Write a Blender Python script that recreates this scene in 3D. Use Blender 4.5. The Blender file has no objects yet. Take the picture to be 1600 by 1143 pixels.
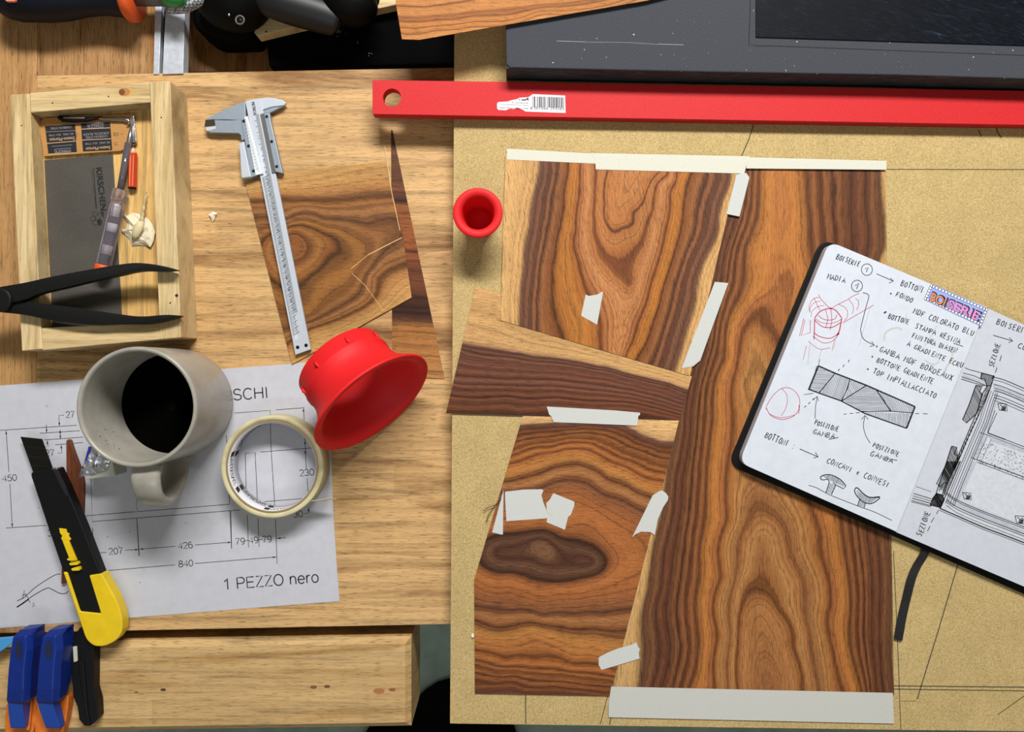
import bpy, bmesh, math, random
import numpy as np
from mathutils import Vector, Matrix
from mathutils.geometry import tessellate_polygon

# ------------------------------------------------------------------ frame of reference
# Bench top is Z0 above the floor; the camera looks straight down from HC above it.
Z0 = 0.88
HC = 0.714
FPX = 1250.0
CX, CY = 800.0, 571.5
SC = bpy.context.scene
COL = SC.collection
ORG = {}
R = random.Random(7)


def W(px, py, z=0.0):
    """photo pixel -> world point lying z millimetres above the bench top"""
    z = z / 1000.0
    s = (HC - z) / FPX
    return Vector(((px - CX) * s, -(py - CY) * s, Z0 + z))


def lin(h):
    h = h.lstrip('#')
    out = []
    for i in (0, 2, 4):
        c = int(h[i:i + 2], 16) / 255
        out.append(c / 12.92 if c <= .04045 else ((c + .055) / 1.055) ** 2.4)
    return (*out, 1.0)


# ------------------------------------------------------------------ materials
class NT:
    def __init__(self, name):
        self.m = bpy.data.materials.new(name)
        self.m.use_nodes = True
        self.t = self.m.node_tree
        self.b = self.t.nodes['Principled BSDF']

    def n(self, typ, **kw):
        nd = self.t.nodes.new(typ)
        for k, v in kw.items():
            if k == 'inp':
                for a, b in v.items():
                    if hasattr(b, 'is_linked'):
                        self.t.links.new(b, nd.inputs[a])
                    else:
                        nd.inputs[a].default_value = b
            else:
                setattr(nd, k, v)
        return nd

    def l(self, a, b):
        self.t.links.new(a, b)

    def math(self, op, a, b=0.0, c=0.0, clamp=False):
        nd = self.n('ShaderNodeMath', operation=op, use_clamp=clamp)
        for i, v in enumerate((a, b, c)):
            if hasattr(v, 'is_linked'):
                self.l(v, nd.inputs[i])
            else:
                nd.inputs[i].default_value = v
        return nd.outputs[0]

    def coord(self, scale=(1, 1, 1), rot=0.0):
        tc = self.n('ShaderNodeTexCoord')
        mp = self.n('ShaderNodeMapping')
        mp.inputs['Rotation'].default_value = (0, 0, rot)
        self.l(tc.outputs['Object'], mp.inputs['Vector'])
        m2 = self.n('ShaderNodeMapping')
        m2.inputs['Scale'].default_value = scale
        self.l(mp.outputs[0], m2.inputs['Vector'])
        return m2.outputs[0]

    def noise(self, vec, scale=1.0, detail=2.0, rough=.5, dist=0.0):
        nd = self.n('ShaderNodeTexNoise', inp={'Scale': scale, 'Detail': detail, 'Roughness': rough, 'Distortion': dist})
        self.l(vec, nd.inputs['Vector'])
        return nd.outputs[0]

    def ramp(self, fac, stops, interp='LINEAR'):
        nd = self.n('ShaderNodeValToRGB')
        cr = nd.color_ramp
        cr.interpolation = interp
        stops = stops[:32]
        while len(cr.elements) < len(stops):
            cr.elements.new(.5)
        for i, (p, c) in enumerate(stops):
            cr.elements[i].position = p
            cr.elements[i].color = lin(c) if isinstance(c, str) else (c, c, c, 1)
        self.l(fac, nd.inputs[0])
        return nd.outputs[0]

    def mix(self, fac, a, b, mode='MIX'):
        nd = self.n('ShaderNodeMix', data_type='RGBA', blend_type=mode)
        for sock, v in ((nd.inputs[0], fac), (nd.inputs[6], a), (nd.inputs[7], b)):
            if hasattr(v, 'is_linked'):
                self.l(v, sock)
            else:
                sock.default_value = lin(v) if isinstance(v, str) else v
        return nd.outputs[2]

    def bump(self, h, strength=.2, dist=.0005):
        nd = self.n('ShaderNodeBump', inp={'Strength': strength, 'Distance': dist})
        self.l(h, nd.inputs['Height'])
        self.l(nd.outputs[0], self.b.inputs['Normal'])

    def set(self, **kw):
        for k, v in kw.items():
            k = k.replace('_', ' ')
            s = self.b.inputs[k]
            if hasattr(v, 'is_linked'):
                self.l(v, s)
            else:
                s.default_value = lin(v) if isinstance(v, str) else v
        return self.m


_mc = {}


def plain(name, col, rough=.5, metal=0.0, var=.06, vscale=300, bump=0.0, spec=.5, coat=0.0):
    if name in _mc:
        return _mc[name]
    k = NT(name)
    nz = k.noise(k.coord(), vscale, 3)
    f = k.ramp(nz, [(.3, 1 - var), (.7, 1.0)])
    c = k.mix(1.0, col, f, 'MULTIPLY')
    k.set(Base_Color=c, Roughness=rough, Metallic=metal)
    k.b.inputs['Specular IOR Level'].default_value = spec
    k.b.inputs['Coat Weight'].default_value = coat
    if bump:
        k.bump(nz, bump, .0003)
    _mc[name] = k.m
    return k.m


def veneer_mat(name, stops, rot, streak=.33, sat=1.0, freq=150.0):
    """rings: colour follows the 'ring' field stored on the sheet; pores run along the stem"""
    k = NT(name)
    at = k.n('ShaderNodeAttribute', attribute_name='ring')
    w1 = k.noise(k.coord((5, 70, 1), rot), 1, 3, .55)
    w2 = k.noise(k.coord((60, 700, 1), rot), 1, 3, .6)
    wob = k.math('MULTIPLY_ADD', k.math('SUBTRACT', w1, .5), .010, at.outputs['Fac'])
    wob = k.math('MULTIPLY_ADD', k.math('SUBTRACT', w2, .5), .022, wob)
    col = k.ramp(wob, stops)
    # thin year lines that follow the field
    n1 = k.n('ShaderNodeTexNoise', noise_dimensions='1D', inp={'Scale': 1.0, 'Detail': 2.0, 'Roughness': .6})
    k.l(k.math('MULTIPLY', wob, freq), n1.inputs['W'])
    f1 = k.ramp(n1.outputs[0], [(.33, 1 - streak), (.42, .9), (.5, 1.02), (.62, 1.06), (.8, 1.10)])
    col = k.mix(1.0, col, f1, 'MULTIPLY')
    n2 = k.n('ShaderNodeTexNoise', noise_dimensions='1D', inp={'Scale': 1.0, 'Detail': 2.0, 'Roughness': .6})
    k.l(k.math('MULTIPLY', wob, freq * 4.3), n2.inputs['W'])
    col = k.mix(1.0, col, k.ramp(n2.outputs[0], [(.32, .80), (.42, .96), (.55, 1.02), (.8, 1.05)]), 'MULTIPLY')
    # broad colour drift along the stem
    b = k.noise(k.coord((3.5, 26, 1), rot), 1, 4, .6)
    col = k.mix(1.0, col, k.ramp(b, [(.3, .86), (.5, 1.0), (.7, 1.1)]), 'MULTIPLY')
    # fibre streaks
    s = k.noise(k.coord((14, 620, 1), rot), 1, 3, .65)
    col = k.mix(1.0, col, k.ramp(s, [(.28, .74), (.45, .97), (.6, 1.04), (.75, 1.12)]), 'MULTIPLY')
    # pores: short dashes
    p = k.noise(k.coord((110, 1500, 1), rot), 1, 2, .55)
    f2 = k.ramp(p, [(.32, .42), (.42, .88), (.5, 1.0), (.75, 1.12)])
    col = k.mix(.85, col, f2, 'MULTIPLY')
    g = k.noise(k.coord((900, 1500, 1), rot), 1, 2, .6)
    f3 = k.ramp(g, [(.3, .74), (.5, 1.0), (.7, 1.16)])
    col = k.mix(.9, col, f3, 'MULTIPLY')
    hs = k.n('ShaderNodeHueSaturation', inp={'Hue': .494, 'Saturation': sat, 'Value': .92})
    k.l(col, hs.inputs['Color'])
    k.set(Base_Color=hs.outputs[0], Roughness=.62)
    k.b.inputs['Specular IOR Level'].default_value = .2
    k.bump(p, .25, .0002)
    return k.m


def wood_mat(name, light, dark, lam=None, rot=0.0, pore=.6, contrast=1.0, rings=0.0, rough=.5):
    """solid timber: grain along local x after rot"""
    k = NT(name)
    base = k.noise(k.coord((4, 38, 7), rot), 1, 5, .66, .8)
    col = k.ramp(base, [(.32, dark), (.50, light), (.75, light)])
    mid = k.noise(k.coord((9, 190, 30), rot), 1, 4, .62, .5)
    col = k.mix(1.0, col, k.ramp(mid, [(.28, 1 - .44 * contrast), (.43, .95), (.58, 1.02), (.78, 1.08)]), 'MULTIPLY')
    fine = k.noise(k.coord((30, 650, 60), rot), 1, 4, .62, .3)
    f = k.ramp(fine, [(.28, 1 - .40 * contrast), (.44, .95), (.6, 1.03), (.8, 1.1)])
    col = k.mix(1.0, col, f, 'MULTIPLY')
    if rings:
        wv = k.n('ShaderNodeTexWave', wave_type='BANDS', bands_direction='Y', wave_profile='SAW',
                 inp={'Scale': 1.0, 'Distortion': 6.0, 'Detail': 3.0, 'Detail Scale': .7, 'Detail Roughness': .6})
        k.l(k.coord((2.2, 20, 5), rot), wv.inputs['Vector'])
        f = k.ramp(wv.outputs['Fac'], [(0.0, 1.04), (.6, 1.0), (.93, 1 - rings), (1.0, .98)])
        col = k.mix(1.0, col, f, 'MULTIPLY')
    if lam:
        br = k.n('ShaderNodeTexBrick', offset=.37, offset_frequency=2, squash=1.0,
                 inp={'Scale': 1.0, 'Mortar Size': .00018, 'Mortar Smooth': .6, 'Bias': 0.0,
                      'Brick Width': lam[0], 'Row Height': lam[1],
                      'Color1': (.86, .80, .74, 1), 'Color2': (1.08, 1.06, 1.05, 1), 'Mortar': (.8, .72, .66, 1)})
        k.l(k.coord((1, 1, 1), rot), br.inputs['Vector'])
        col = k.mix(.5, col, br.outputs['Color'], 'MULTIPLY')
    po = k.noise(k.coord((100, 1500, 300), rot), 1, 1, .5)
    f = k.ramp(po, [(.30, 1 - pore), (.40, 1.0)])
    col = k.mix(1.0, col, f, 'MULTIPLY')
    k.set(Base_Color=col, Roughness=rough)
    k.b.inputs['Specular IOR Level'].default_value = .25
    k.bump(fine, .15, .0002)
    return k.m


# ------------------------------------------------------------------ mesh helpers
def wpos(o):
    return ORG.get(o.name, Vector((0, 0, 0)))


def link_mesh(name, me, mats, parent=None, origin=None, smooth=False, bevel=0.0, segs=2, sub=0, angle=40):
    """me holds WORLD coordinates; they are made local to the thing's origin"""
    o = bpy.data.objects.new(name, me)
    COL.objects.link(o)
    if parent is not None:
        org = wpos(parent)
        o.parent = parent
    else:
        if origin is None:
            co = np.empty(len(me.vertices) * 3)
            me.vertices.foreach_get('co', co)
            co = co.reshape(-1, 3)
            origin = Vector(((co[:, 0].min() + co[:, 0].max()) / 2, (co[:, 1].min() + co[:, 1].max()) / 2, co[:, 2].min()))
        org = origin
        o.location = org
    ORG[o.name] = org
    me.transform(Matrix.Translation(-org))
    for m in (mats if isinstance(mats, (list, tuple)) else [mats]):
        me.materials.append(m)
    if smooth:
        for p in me.polygons:
            p.use_smooth = True
    if bevel:
        b = o.modifiers.new('Bevel', 'BEVEL')
        b.width = bevel / 1000
        b.segments = segs
        b.limit_method = 'ANGLE'
        b.angle_limit = math.radians(angle)
        if not smooth:
            b.harden_normals = False
    if sub:
        s = o.modifiers.new('Subsurf', 'SUBSURF')
        s.levels = s.render_levels = sub
    me.update()
    return o


def raw(name, verts, faces):
    me = bpy.data.meshes.new(name)
    me.from_pydata([tuple(v) for v in verts], [], faces)
    me.validate()
    return me


def fix(me):
    bm = bmesh.new()
    bm.from_mesh(me)
    bmesh.ops.remove_doubles(bm, verts=bm.verts, dist=1e-7)
    bmesh.ops.recalc_face_normals(bm, faces=bm.faces)
    bm.to_mesh(me)
    bm.free()
    return me


def thing(name, label, cat, at, group=None):
    o = bpy.data.objects.new(name, None)
    COL.objects.link(o)
    o.empty_display_size = .02
    o.location = at
    ORG[o.name] = Vector(at)
    return tag(o, label, cat, group)


def tag(o, label, cat, group=None, kind=None):
    o['label'] = label
    o['category'] = cat
    if group:
        o['group'] = group
    if kind:
        o['kind'] = kind
    return o


def plate_geo(loops, z0, z1, zref=None):
    """vertical-sided plate; loops = [outline, hole, ...] in photo pixels at the height zref (default z1)"""
    zr = z1 if zref is None else zref
    L = [[W(x, y, zr) for x, y in lp] for lp in loops]
    tri = tessellate_polygon([[Vector((p.x, p.y, 0)) for p in lp] for lp in L])
    flat = [p for lp in L for p in lp]
    n = len(flat)
    vs = [Vector((p.x, p.y, Z0 + z1 / 1000)) for p in flat] + [Vector((p.x, p.y, Z0 + z0 / 1000)) for p in flat]
    fs = []
    single = len(loops) == 1
    if single:
        fs.append(tuple(range(n)))
        fs.append(tuple(range(2 * n - 1, n - 1, -1)))
    else:
        for a, b, c in tri:
            fs.append((a, b, c))
            fs.append((c + n, b + n, a + n))
    i = 0
    for lp in L:
        m = len(lp)
        for j in range(m):
            a, b = i + j, i + (j + 1) % m
            fs.append((a, b, b + n, a + n))
        i += m
    return vs, fs


def plate(name, loops, z0, z1, mat, parent=None, zref=None, bevel=0.0, segs=2, smooth=False, origin=None):
    if not isinstance(loops[0][0], (tuple, list)):
        loops = [loops]
    vs, fs = plate_geo(loops, z0, z1, zref)
    return link_mesh(name, fix(raw(name, vs, fs)), mat, parent, origin=origin, bevel=bevel, segs=segs, smooth=smooth)


def circ(cx, cy, r, n=24, ry=None, a0=0.0):
    ry = r if ry is None else ry
    return [(cx + r * math.cos(a0 + 2 * math.pi * i / n), cy + ry * math.sin(a0 + 2 * math.pi * i / n)) for i in range(n)]


def rounded(pts, r, n=6):
    """round the corners of a pixel polygon; r is a number or a list per corner"""
    out = []
    m = len(pts)
    for i in range(m):
        p = Vector(pts[i])
        a = Vector(pts[i - 1]) - p
        b = Vector(pts[(i + 1) % m]) - p
        rr = r[i] if isinstance(r, (list, tuple)) else r
        rr = min(rr, a.length * .45, b.length * .45)
        if rr <= 0:
            out.append(tuple(p))
            continue
        p0, p1 = p + a.normalized() * rr, p + b.normalized() * rr
        for k in range(n + 1):
            t = k / n
            q = p0 * (1 - t) ** 2 + p * 2 * t * (1 - t) + p1 * t * t
            out.append(tuple(q))
    return out


def spline(pts, per=8, closed=False):
    """Catmull-Rom through points (any dimension)"""
    P = [Vector(p) for p in pts]
    n = len(P)
    out = []
    rng = range(n) if closed else range(n - 1)
    for i in rng:
        p0 = P[i - 1] if (closed or i > 0) else P[i] * 2 - P[i + 1]
        p1, p2 = P[i], P[(i + 1) % n]
        p3 = P[(i + 2) % n] if (closed or i + 2 < n) else p2 * 2 - p1
        for k in range(per):
            t = k / per
            out.append(.5 * ((2 * p1) + (p2 - p0) * t + (2 * p0 - 5 * p1 + 4 * p2 - p3) * t * t + (3 * p1 - p0 - 3 * p2 + p3) * t ** 3))
    if not closed:
        out.append(P[-1])
    return [tuple(v) for v in out]


def loft_geo(rings, closed=True, cap=True):
    vs = [v for r in rings for v in r]
    m = len(rings[0])
    fs = []
    for i in range(len(rings) - 1):
        for j in range(m if closed else m - 1):
            a = i * m + j
            b = i * m + (j + 1) % m
            fs.append((a, b, b + m, a + m))
    if cap and closed:
        fs.append(tuple(range(m - 1, -1, -1)))
        k = (len(rings) - 1) * m
        fs.append(tuple(range(k, k + m)))
    return vs, fs


def loft(name, rings, mat, parent=None, cap=True, smooth=True, sub=0, bevel=0.0, origin=None):
    vs, fs = loft_geo(rings, True, cap)
    return link_mesh(name, fix(raw(name, vs, fs)), mat, parent, smooth=smooth, sub=sub, bevel=bevel, origin=origin)


def tube_geo(path, rad, n=12, flat=1.0):
    P = [Vector(p) for p in path]
    rings = []
    up = Vector((0, 0, 1))
    for i, p in enumerate(P):
        d = (P[min(i + 1, len(P) - 1)] - P[max(i - 1, 0)]).normalized()
        s = d.cross(up)
        s = s.normalized() if s.length > 1e-4 else Vector((1, 0, 0))
        u = s.cross(d).normalized()
        r = rad[i] if isinstance(rad, (list, tuple)) else rad
        rings.append([p + s * r * math.cos(2 * math.pi * k / n) + u * r * flat * math.sin(2 * math.pi * k / n) for k in range(n)])
    return rings


def tube(name, path, rad, mat, parent=None, n=12, flat=1.0, smooth=True, origin=None):
    return loft(name, tube_geo(path, rad, n, flat), mat, parent, smooth=smooth, origin=origin)


def lathe(name, prof, M, mat, parent=None, n=48, smooth=True, closed=False, bevel=0.0, origin=None):
    """prof: (radius, height) in metres, turned about local z of matrix M"""
    rings = []
    for r, z in prof:
        rings.append([M @ Vector((r * math.cos(2 * math.pi * k / n), r * math.sin(2 * math.pi * k / n), z)) for k in range(n)])
    vs = [v for r in rings for v in r]
    fs = []
    L = len(rings)
    for i in range(L if closed else L - 1):
        for j in range(n):
            a, b = i * n + j, i * n + (j + 1) % n
            c, d = ((i + 1) % L) * n + (j + 1) % n, ((i + 1) % L) * n + j
            fs.append((a, b, c, d))
    if not closed:
        if prof[0][0] > 1e-6:
            fs.append(tuple(range(n)))
        if prof[-1][0] > 1e-6:
            fs.append(tuple(range((L - 1) * n, L * n)))
    o = link_mesh(name, fix(raw(name, vs, fs)), mat, parent, smooth=smooth, bevel=bevel, origin=origin)
    return o


def box_w(name, x0, x1, y0, y1, z0, z1, mat, parent=None, bevel=0.0):
    vs = [Vector((x, y, z)) for z in (z0, z1) for y in (y0, y1) for x in (x0, x1)]
    fs = [(0, 2, 3, 1), (4, 5, 7, 6), (0, 1, 5, 4), (2, 6, 7, 3), (0, 4, 6, 2), (1, 3, 7, 5)]
    return link_mesh(name, fix(raw(name, vs, fs)), mat, parent, bevel=bevel)


# ---- ink: flat ribbons lying on a surface
def ribbon_geo(lines, width, z):
    vs, fs = [], []
    for ln in lines:
        wd = width
        if isinstance(ln, tuple) and len(ln) == 2 and isinstance(ln[0], (int, float)) and isinstance(ln[1], list):
            wd, ln = ln
        P = [Vector(p[:2]) for p in ln]
        P = [p for i, p in enumerate(P) if i == 0 or (p - P[i - 1]).length > 1e-3]
        if len(P) < 2:
            continue
        b = len(vs)
        for i, p in enumerate(P):
            d = (P[min(i + 1, len(P) - 1)] - P[max(i - 1, 0)]).normalized()
            nrm = Vector((-d.y, d.x)) * wd / 2
            vs.append(W(p.x + nrm.x, p.y + nrm.y, z))
            vs.append(W(p.x - nrm.x, p.y - nrm.y, z))
        for i in range(len(P) - 1):
            fs.append((b + 2 * i, b + 2 * i + 1, b + 2 * i + 3, b + 2 * i + 2))
    return vs, fs


def poly_geo(polys, z):
    vs, fs = [], []
    for pl in polys:
        b = len(vs)
        vs += [W(x, y, z) for x, y in pl]
        fs.append(tuple(range(b, b + len(pl))))
    return vs, fs


def merge_geo(*gs):
    vs, fs = [], []
    for v, f in gs:
        b = len(vs)
        vs += v
        fs += [tuple(i + b for i in q) for q in f]
    return vs, fs


def up_faces(me):
    """flat marks: make every face look up"""
    bm = bmesh.new()
    bm.from_mesh(me)
    for f in bm.faces:
        f.normal_update()
        if f.normal.z < 0:
            f.normal_flip()
    bm.to_mesh(me)
    bm.free()
    return me


def ink(name, geo, mat, parent=None):
    return link_mesh(name, up_faces(raw(name, *geo)), mat, parent)


_tx = {}


def glyphs(body):
    if body in _tx:
        return _tx[body]
    cu = bpy.data.curves.new('t', 'FONT')
    cu.body = body
    cu.size = 1.0
    cu.resolution_u = 3
    o = bpy.data.objects.new('t', cu)
    COL.objects.link(o)
    dg = bpy.context.evaluated_depsgraph_get()
    me = bpy.data.meshes.new_from_object(o.evaluated_get(dg))
    vs = [v.co.copy() for v in me.vertices]
    fs = [tuple(p.vertices) for p in me.polygons]
    bpy.data.objects.remove(o)
    bpy.data.curves.remove(cu)
    bpy.data.meshes.remove(me)
    _tx[body] = (vs, fs)
    return _tx[body]


def text_geo(body, x, y, h, ang, z, width=None, bold=0.0):
    """printed text: baseline starts at pixel (x, y), cap height h px, direction ang degrees clockwise"""
    vs, fs = glyphs(body)
    xs = [v.x for v in vs]
    x0, x1 = min(xs), max(xs)
    cap = .70
    sy = h / cap
    sx = sy if width is None else width / (x1 - x0)
    a = math.radians(ang)
    d = (math.cos(a), math.sin(a))
    u = (math.sin(a), -math.cos(a))
    off = [(0, 0)] if not bold else [(0, 0), (bold, 0), (0, bold), (bold, bold)]
    out = ([], [])
    for ox, oy in off:
        V = []
        for v in vs:
            qx, qy = (v.x - x0) * sx + ox, v.y * sy + oy
            V.append(W(x + d[0] * qx + u[0] * qy, y + d[1] * qx + u[1] * qy, z + (ox + oy) * .002))
        out = merge_geo(out, (V, fs))
    return out


# single-stroke hand lettering on a unit cell, y up
HF = {
    'A': [[(0, 0), (.45, 1), (.9, 0)], [(.15, .35), (.8, .4)]], 'B': [[(0, 0), (.1, 1), (.6, .95), (.65, .7), (.1, .52), (.75, .4), (.7, .08), (0, 0)]],
    'C': [[(.8, .9), (.4, 1), (.05, .6), (.1, .15), (.5, 0), (.85, .12)]], 'D': [[(.05, 0), (.1, 1), (.6, .9), (.8, .5), (.6, .1), (.05, 0)]],
    'E': [[(.75, 1), (.1, 1), (.05, 0), (.75, .02)], [(.08, .52), (.6, .55)]], 'F': [[(.8, 1), (.1, 1), (.05, 0)], [(.08, .52), (.6, .55)]],
    'G': [[(.8, .9), (.4, 1), (.05, .55), (.15, .08), (.6, 0), (.8, .4), (.45, .42)]], 'I': [[(.2, 0), (.25, 1)]],
    'L': [[(.1, 1), (.05, 0), (.7, .05)]], 'M': [[(0, 0), (.1, 1), (.45, .35), (.8, 1), (.9, 0)]], 'N': [[(.02, 0), (.08, 1), (.75, .02), (.8, 1)]],
    'O': [[(.4, 1), (.05, .6), (.15, .08), (.5, 0), (.8, .4), (.7, .9), (.4, 1)]], 'P': [[(.05, 0), (.1, 1), (.7, .92), (.7, .55), (.1, .45)]],
    'R': [[(.05, 0), (.1, 1), (.7, .92), (.65, .55), (.1, .45), (.85, 0)]], 'S': [[(.75, .9), (.35, 1), (.1, .75), (.65, .35), (.5, .02), (.02, .1)]],
    'T': [[(0, .98), (.85, 1)], [(.42, 1), (.4, 0)]], 'U': [[(.05, 1), (.1, .2), (.4, 0), (.7, .2), (.78, 1)]], 'V': [[(0, 1), (.35, 0), (.75, 1)]],
    'X': [[(0, 1), (.75, 0)], [(.7, 1), (.02, 0)]], 'Z': [[(0, .95), (.75, 1), (.05, .03), (.8, .02)]], '1': [[(.15, .75), (.45, 1), (.4, 0)], [(.15, 0), (.65, .02)]],
    ':': [[(.2, .1), (.25, .2)], [(.2, .7), (.25, .8)]], 'e': [[(.1, .35), (.6, .4), (.5, .65), (.2, .6), (.1, .2), (.55, .02)]], '3': [[(.1, 1), (.6, .9), (.3, .55), (.65, .3), (.1, 0)]],
}


def hand(body, x0, y0, x1, y1, h, slant=.18):
    """hand lettering from pixel (x0,y0) to (x1,y1) along the baseline; returns polylines"""
    L = math.hypot(x1 - x0, y1 - y0)
    d = ((x1 - x0) / L, (y1 - y0) / L)
    u = (d[1], -d[0])
    n = len(body)
    adv = L / n
    out = []
    for i, ch in enumerate(body):
        if ch == ' ':
            continue
        jx, jy, js = R.uniform(-.06, .06), R.uniform(-.08, .08) * h, R.uniform(.88, 1.1)
        for st in HF.get(ch, HF['I']):
            pl = []
            for a, b in st:
                qx = (i + .08 + jx + a * .86 + b * slant * .4) * adv
                qy = b * h * js + jy
                pl.append((x0 + d[0] * qx + u[0] * qy, y0 + d[1] * qx + u[1] * qy))
            out.append(pl)
    return out


def zc(ox, oy, s, pts):
    return [(ox + x / s, oy + y / s) for x, y in pts]


def lerp(a, b, t):
    return tuple(p + (q - p) * t for p, q in zip(a, b))


# plain engineering lettering drawn with an even stroke (unit cap height, y up)
def _arc(cx, cy, rx, ry, a0, a1, n=14):
    return [(cx + rx * math.cos(math.radians(a0 + (a1 - a0) * i / n)), cy + ry * math.sin(math.radians(a0 + (a1 - a0) * i / n))) for i in range(n + 1)]


SF = {
    '0': (.56, [_arc(.28, .5, .26, .5, 0, 360, 24)]), '1': (.56, [[(.08, .74), (.22, .82), (.34, 1.0), (.34, 0)]]),
    '2': (.56, [_arc(.28, .72, .25, .28, 165, -35, 12) + [(.02, .0), (.55, .0)]]), '3': (.56, [_arc(.27, .75, .23, .25, 160, -90, 12), _arc(.27, .26, .26, .26, 90, -160, 12)]),
    '4': (.56, [[(.42, 0), (.42, 1.0), (.0, .3), (.56, .3)]]), '6': (.56, [_arc(.29, .32, .25, .32, 0, 360, 20), _arc(.34, .55, .31, .45, 180, 70, 10)]),
    '7': (.56, [[(.02, .98), (.54, .98), (.30, .5), (.19, 0)]]), '8': (.56, [_arc(.28, .76, .21, .24, 0, 360, 18), _arc(.28, .27, .26, .27, 0, 360, 20)]),
    '9': (.56, [_arc(.27, .68, .25, .32, 0, 360, 20), _arc(.22, .45, .31, .45, 0, -110, 10)]), '5': (.56, [[(.5, .98), (.12, .98), (.06, .52)] + _arc(.26, .33, .28, .33, 120, -150, 14)]),
    'P': (.68, [[(.06, 0), (.06, 1.0), (.4, 1.0)] + _arc(.4, .73, .24, .27, 90, -90, 10) + [(.06, .46)]]), 'E': (.66, [[(.62, .98), (.06, .98), (.06, .02), (.64, .02)], [(.06, .52), (.58, .52)]]),
    'Z': (.62, [[(.04, .98), (.57, .98), (.02, .02), (.6, .02)]]), 'O': (.78, [_arc(.39, .5, .36, .5, 0, 360, 28)]),
    'n': (.56, [[(.06, 0), (.06, .72)], [(.06, .45)] + _arc(.28, .45, .21, .27, 180, 0, 10) + [(.49, 0)]]), 'e': (.56, [[(.03, .38), (.52, .38)] + _arc(.28, .36, .25, .36, 3, 325, 20)]),
    'r': (.34, [[(.06, 0), (.06, .72)], [(.06, .4)] + _arc(.28, .42, .22, .29, 180, 75, 8)]), 'o': (.56, [_arc(.28, .36, .25, .36, 0, 360, 22)]),
    'S': (.66, [_arc(.33, .75, .26, .25, 20, 270, 14) + _arc(.33, .25, .28, .25, 90, -165, 14)]), 'C': (.72, [_arc(.38, .5, .35, .5, 42, 318, 22)]),
    'H': (.72, [[(.06, 0), (.06, 1)], [(.66, 0), (.66, 1)], [(.06, .52), (.66, .52)]]), 'I': (.26, [[(.12, 0), (.12, 1)]]), 'F': (.6, [[(.06, 0), (.06, .98), (.58, .98)], [(.06, .5), (.5, .5)]]),
    'R': (.7, [[(.06, 0), (.06, 1.0), (.4, 1.0)] + _arc(.4, .73, .24, .27, 90, -90, 10) + [(.06, .46)], [(.38, .46), (.66, 0)]]), ' ': (.3, []),
}


def sans(body, x, y, h, ang, width, stroke):
    """returns ribbon polylines for the string"""
    gap = .10
    tot = sum(SF[c][0] + gap for c in body) - gap
    sx = width / tot
    a = math.radians(ang)
    d, u = (math.cos(a), math.sin(a)), (math.sin(a), -math.cos(a))
    cur = 0.0
    out = []
    for c in body:
        w, st = SF[c]
        for l in st:
            out.append((stroke, [(x + d[0] * (cur + px) * sx + u[0] * py * h, y + d[1] * (cur + px) * sx + u[1] * py * h) for px, py in l]))
        cur += w + gap
    return out

# ================================================================== MATERIALS
M_bench = wood_mat('bench_beech', 'c6a16e', '87623a', lam=(.43, .026), pore=.62, rings=.16)
M_endcap = wood_mat('bench_end_wood', 'b08656', '8f653c', rot=math.pi / 2, pore=.55, rings=.12)
M_tray = wood_mat('tray_wood', 'a57d52', '80592f', rot=math.pi / 2, pore=.6)
M_vise = wood_mat('vise_beech', 'c2a270', 'a5814c', lam=(.34, .024), pore=.5, rings=.08)
M_pine = wood_mat('pine_side', 'cbb283', 'b1935f', pore=.15, rings=.16)
M_pine_v = wood_mat('pine_side_vertical', 'ceb688', 'b49764', rot=math.pi / 2, pore=.15, rings=.14)
M_pine_floor = wood_mat('pine_floor', 'd2ab6a', 'b88b4b', rot=math.pi / 2, pore=.2, rings=.3)
M_black = plain('black_plastic', '08080a', .5, var=.3, spec=.25)
M_blackmatte = plain('black_matte', '030304', .9, var=.3, spec=.08)
M_blackiron = plain('black_iron', '090909', .5, .0, var=.4, vscale=900, bump=.5, spec=.3)
M_ink = plain('black_ink', '17181b', .9, var=0)
M_print = plain('black_print', '1c1d20', .9, var=0)
M_pencil = plain('pencil_graphite', '4a412f', .9, var=.1)
M_redink = plain('red_ink', 'b0354a', .9, var=0)
M_white = plain('white_plastic', 'd8dcd0', .5)
M_steel = plain('satin_steel', '8d97a3', .42, .25, var=.10, vscale=500)
M_steel_d = plain('dark_steel', '4d4f50', .45, .3, var=.15)
M_satin = plain('satin_chrome', 'b3bac3', .5, .1, var=.05)
M_chrome = plain('chrome', 'c8c8cc', .18, 1.0, var=.05)
M_orange = plain('orange_plastic', 'd5531c', .45)
M_yellow = plain('yellow_plastic', 'dcbb12', .38, var=.12, vscale=120)
M_floor = plain('concrete_floor', '8ea398', .6, var=.25, vscale=30)
M_wall = plain('wall_paint', 'cfcdc6', .8, var=.03)


def paper_mat(name, col, rough=.75):
    k = NT(name)
    a = k.noise(k.coord(), 120, 3, .6)
    f = k.ramp(a, [(.3, .94), (.6, 1.0)])
    c = k.mix(1.0, col, f, 'MULTIPLY')
    k.set(Base_Color=c, Roughness=rough)
    k.b.inputs['Specular IOR Level'].default_value = .2
    return k.m


M_paper = paper_mat('printer_paper', 'b7b8c0')
M_page = paper_mat('notebook_page', 'c6ccd7')
M_page2 = paper_mat('notebook_page_right', 'bcc0ca')


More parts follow.
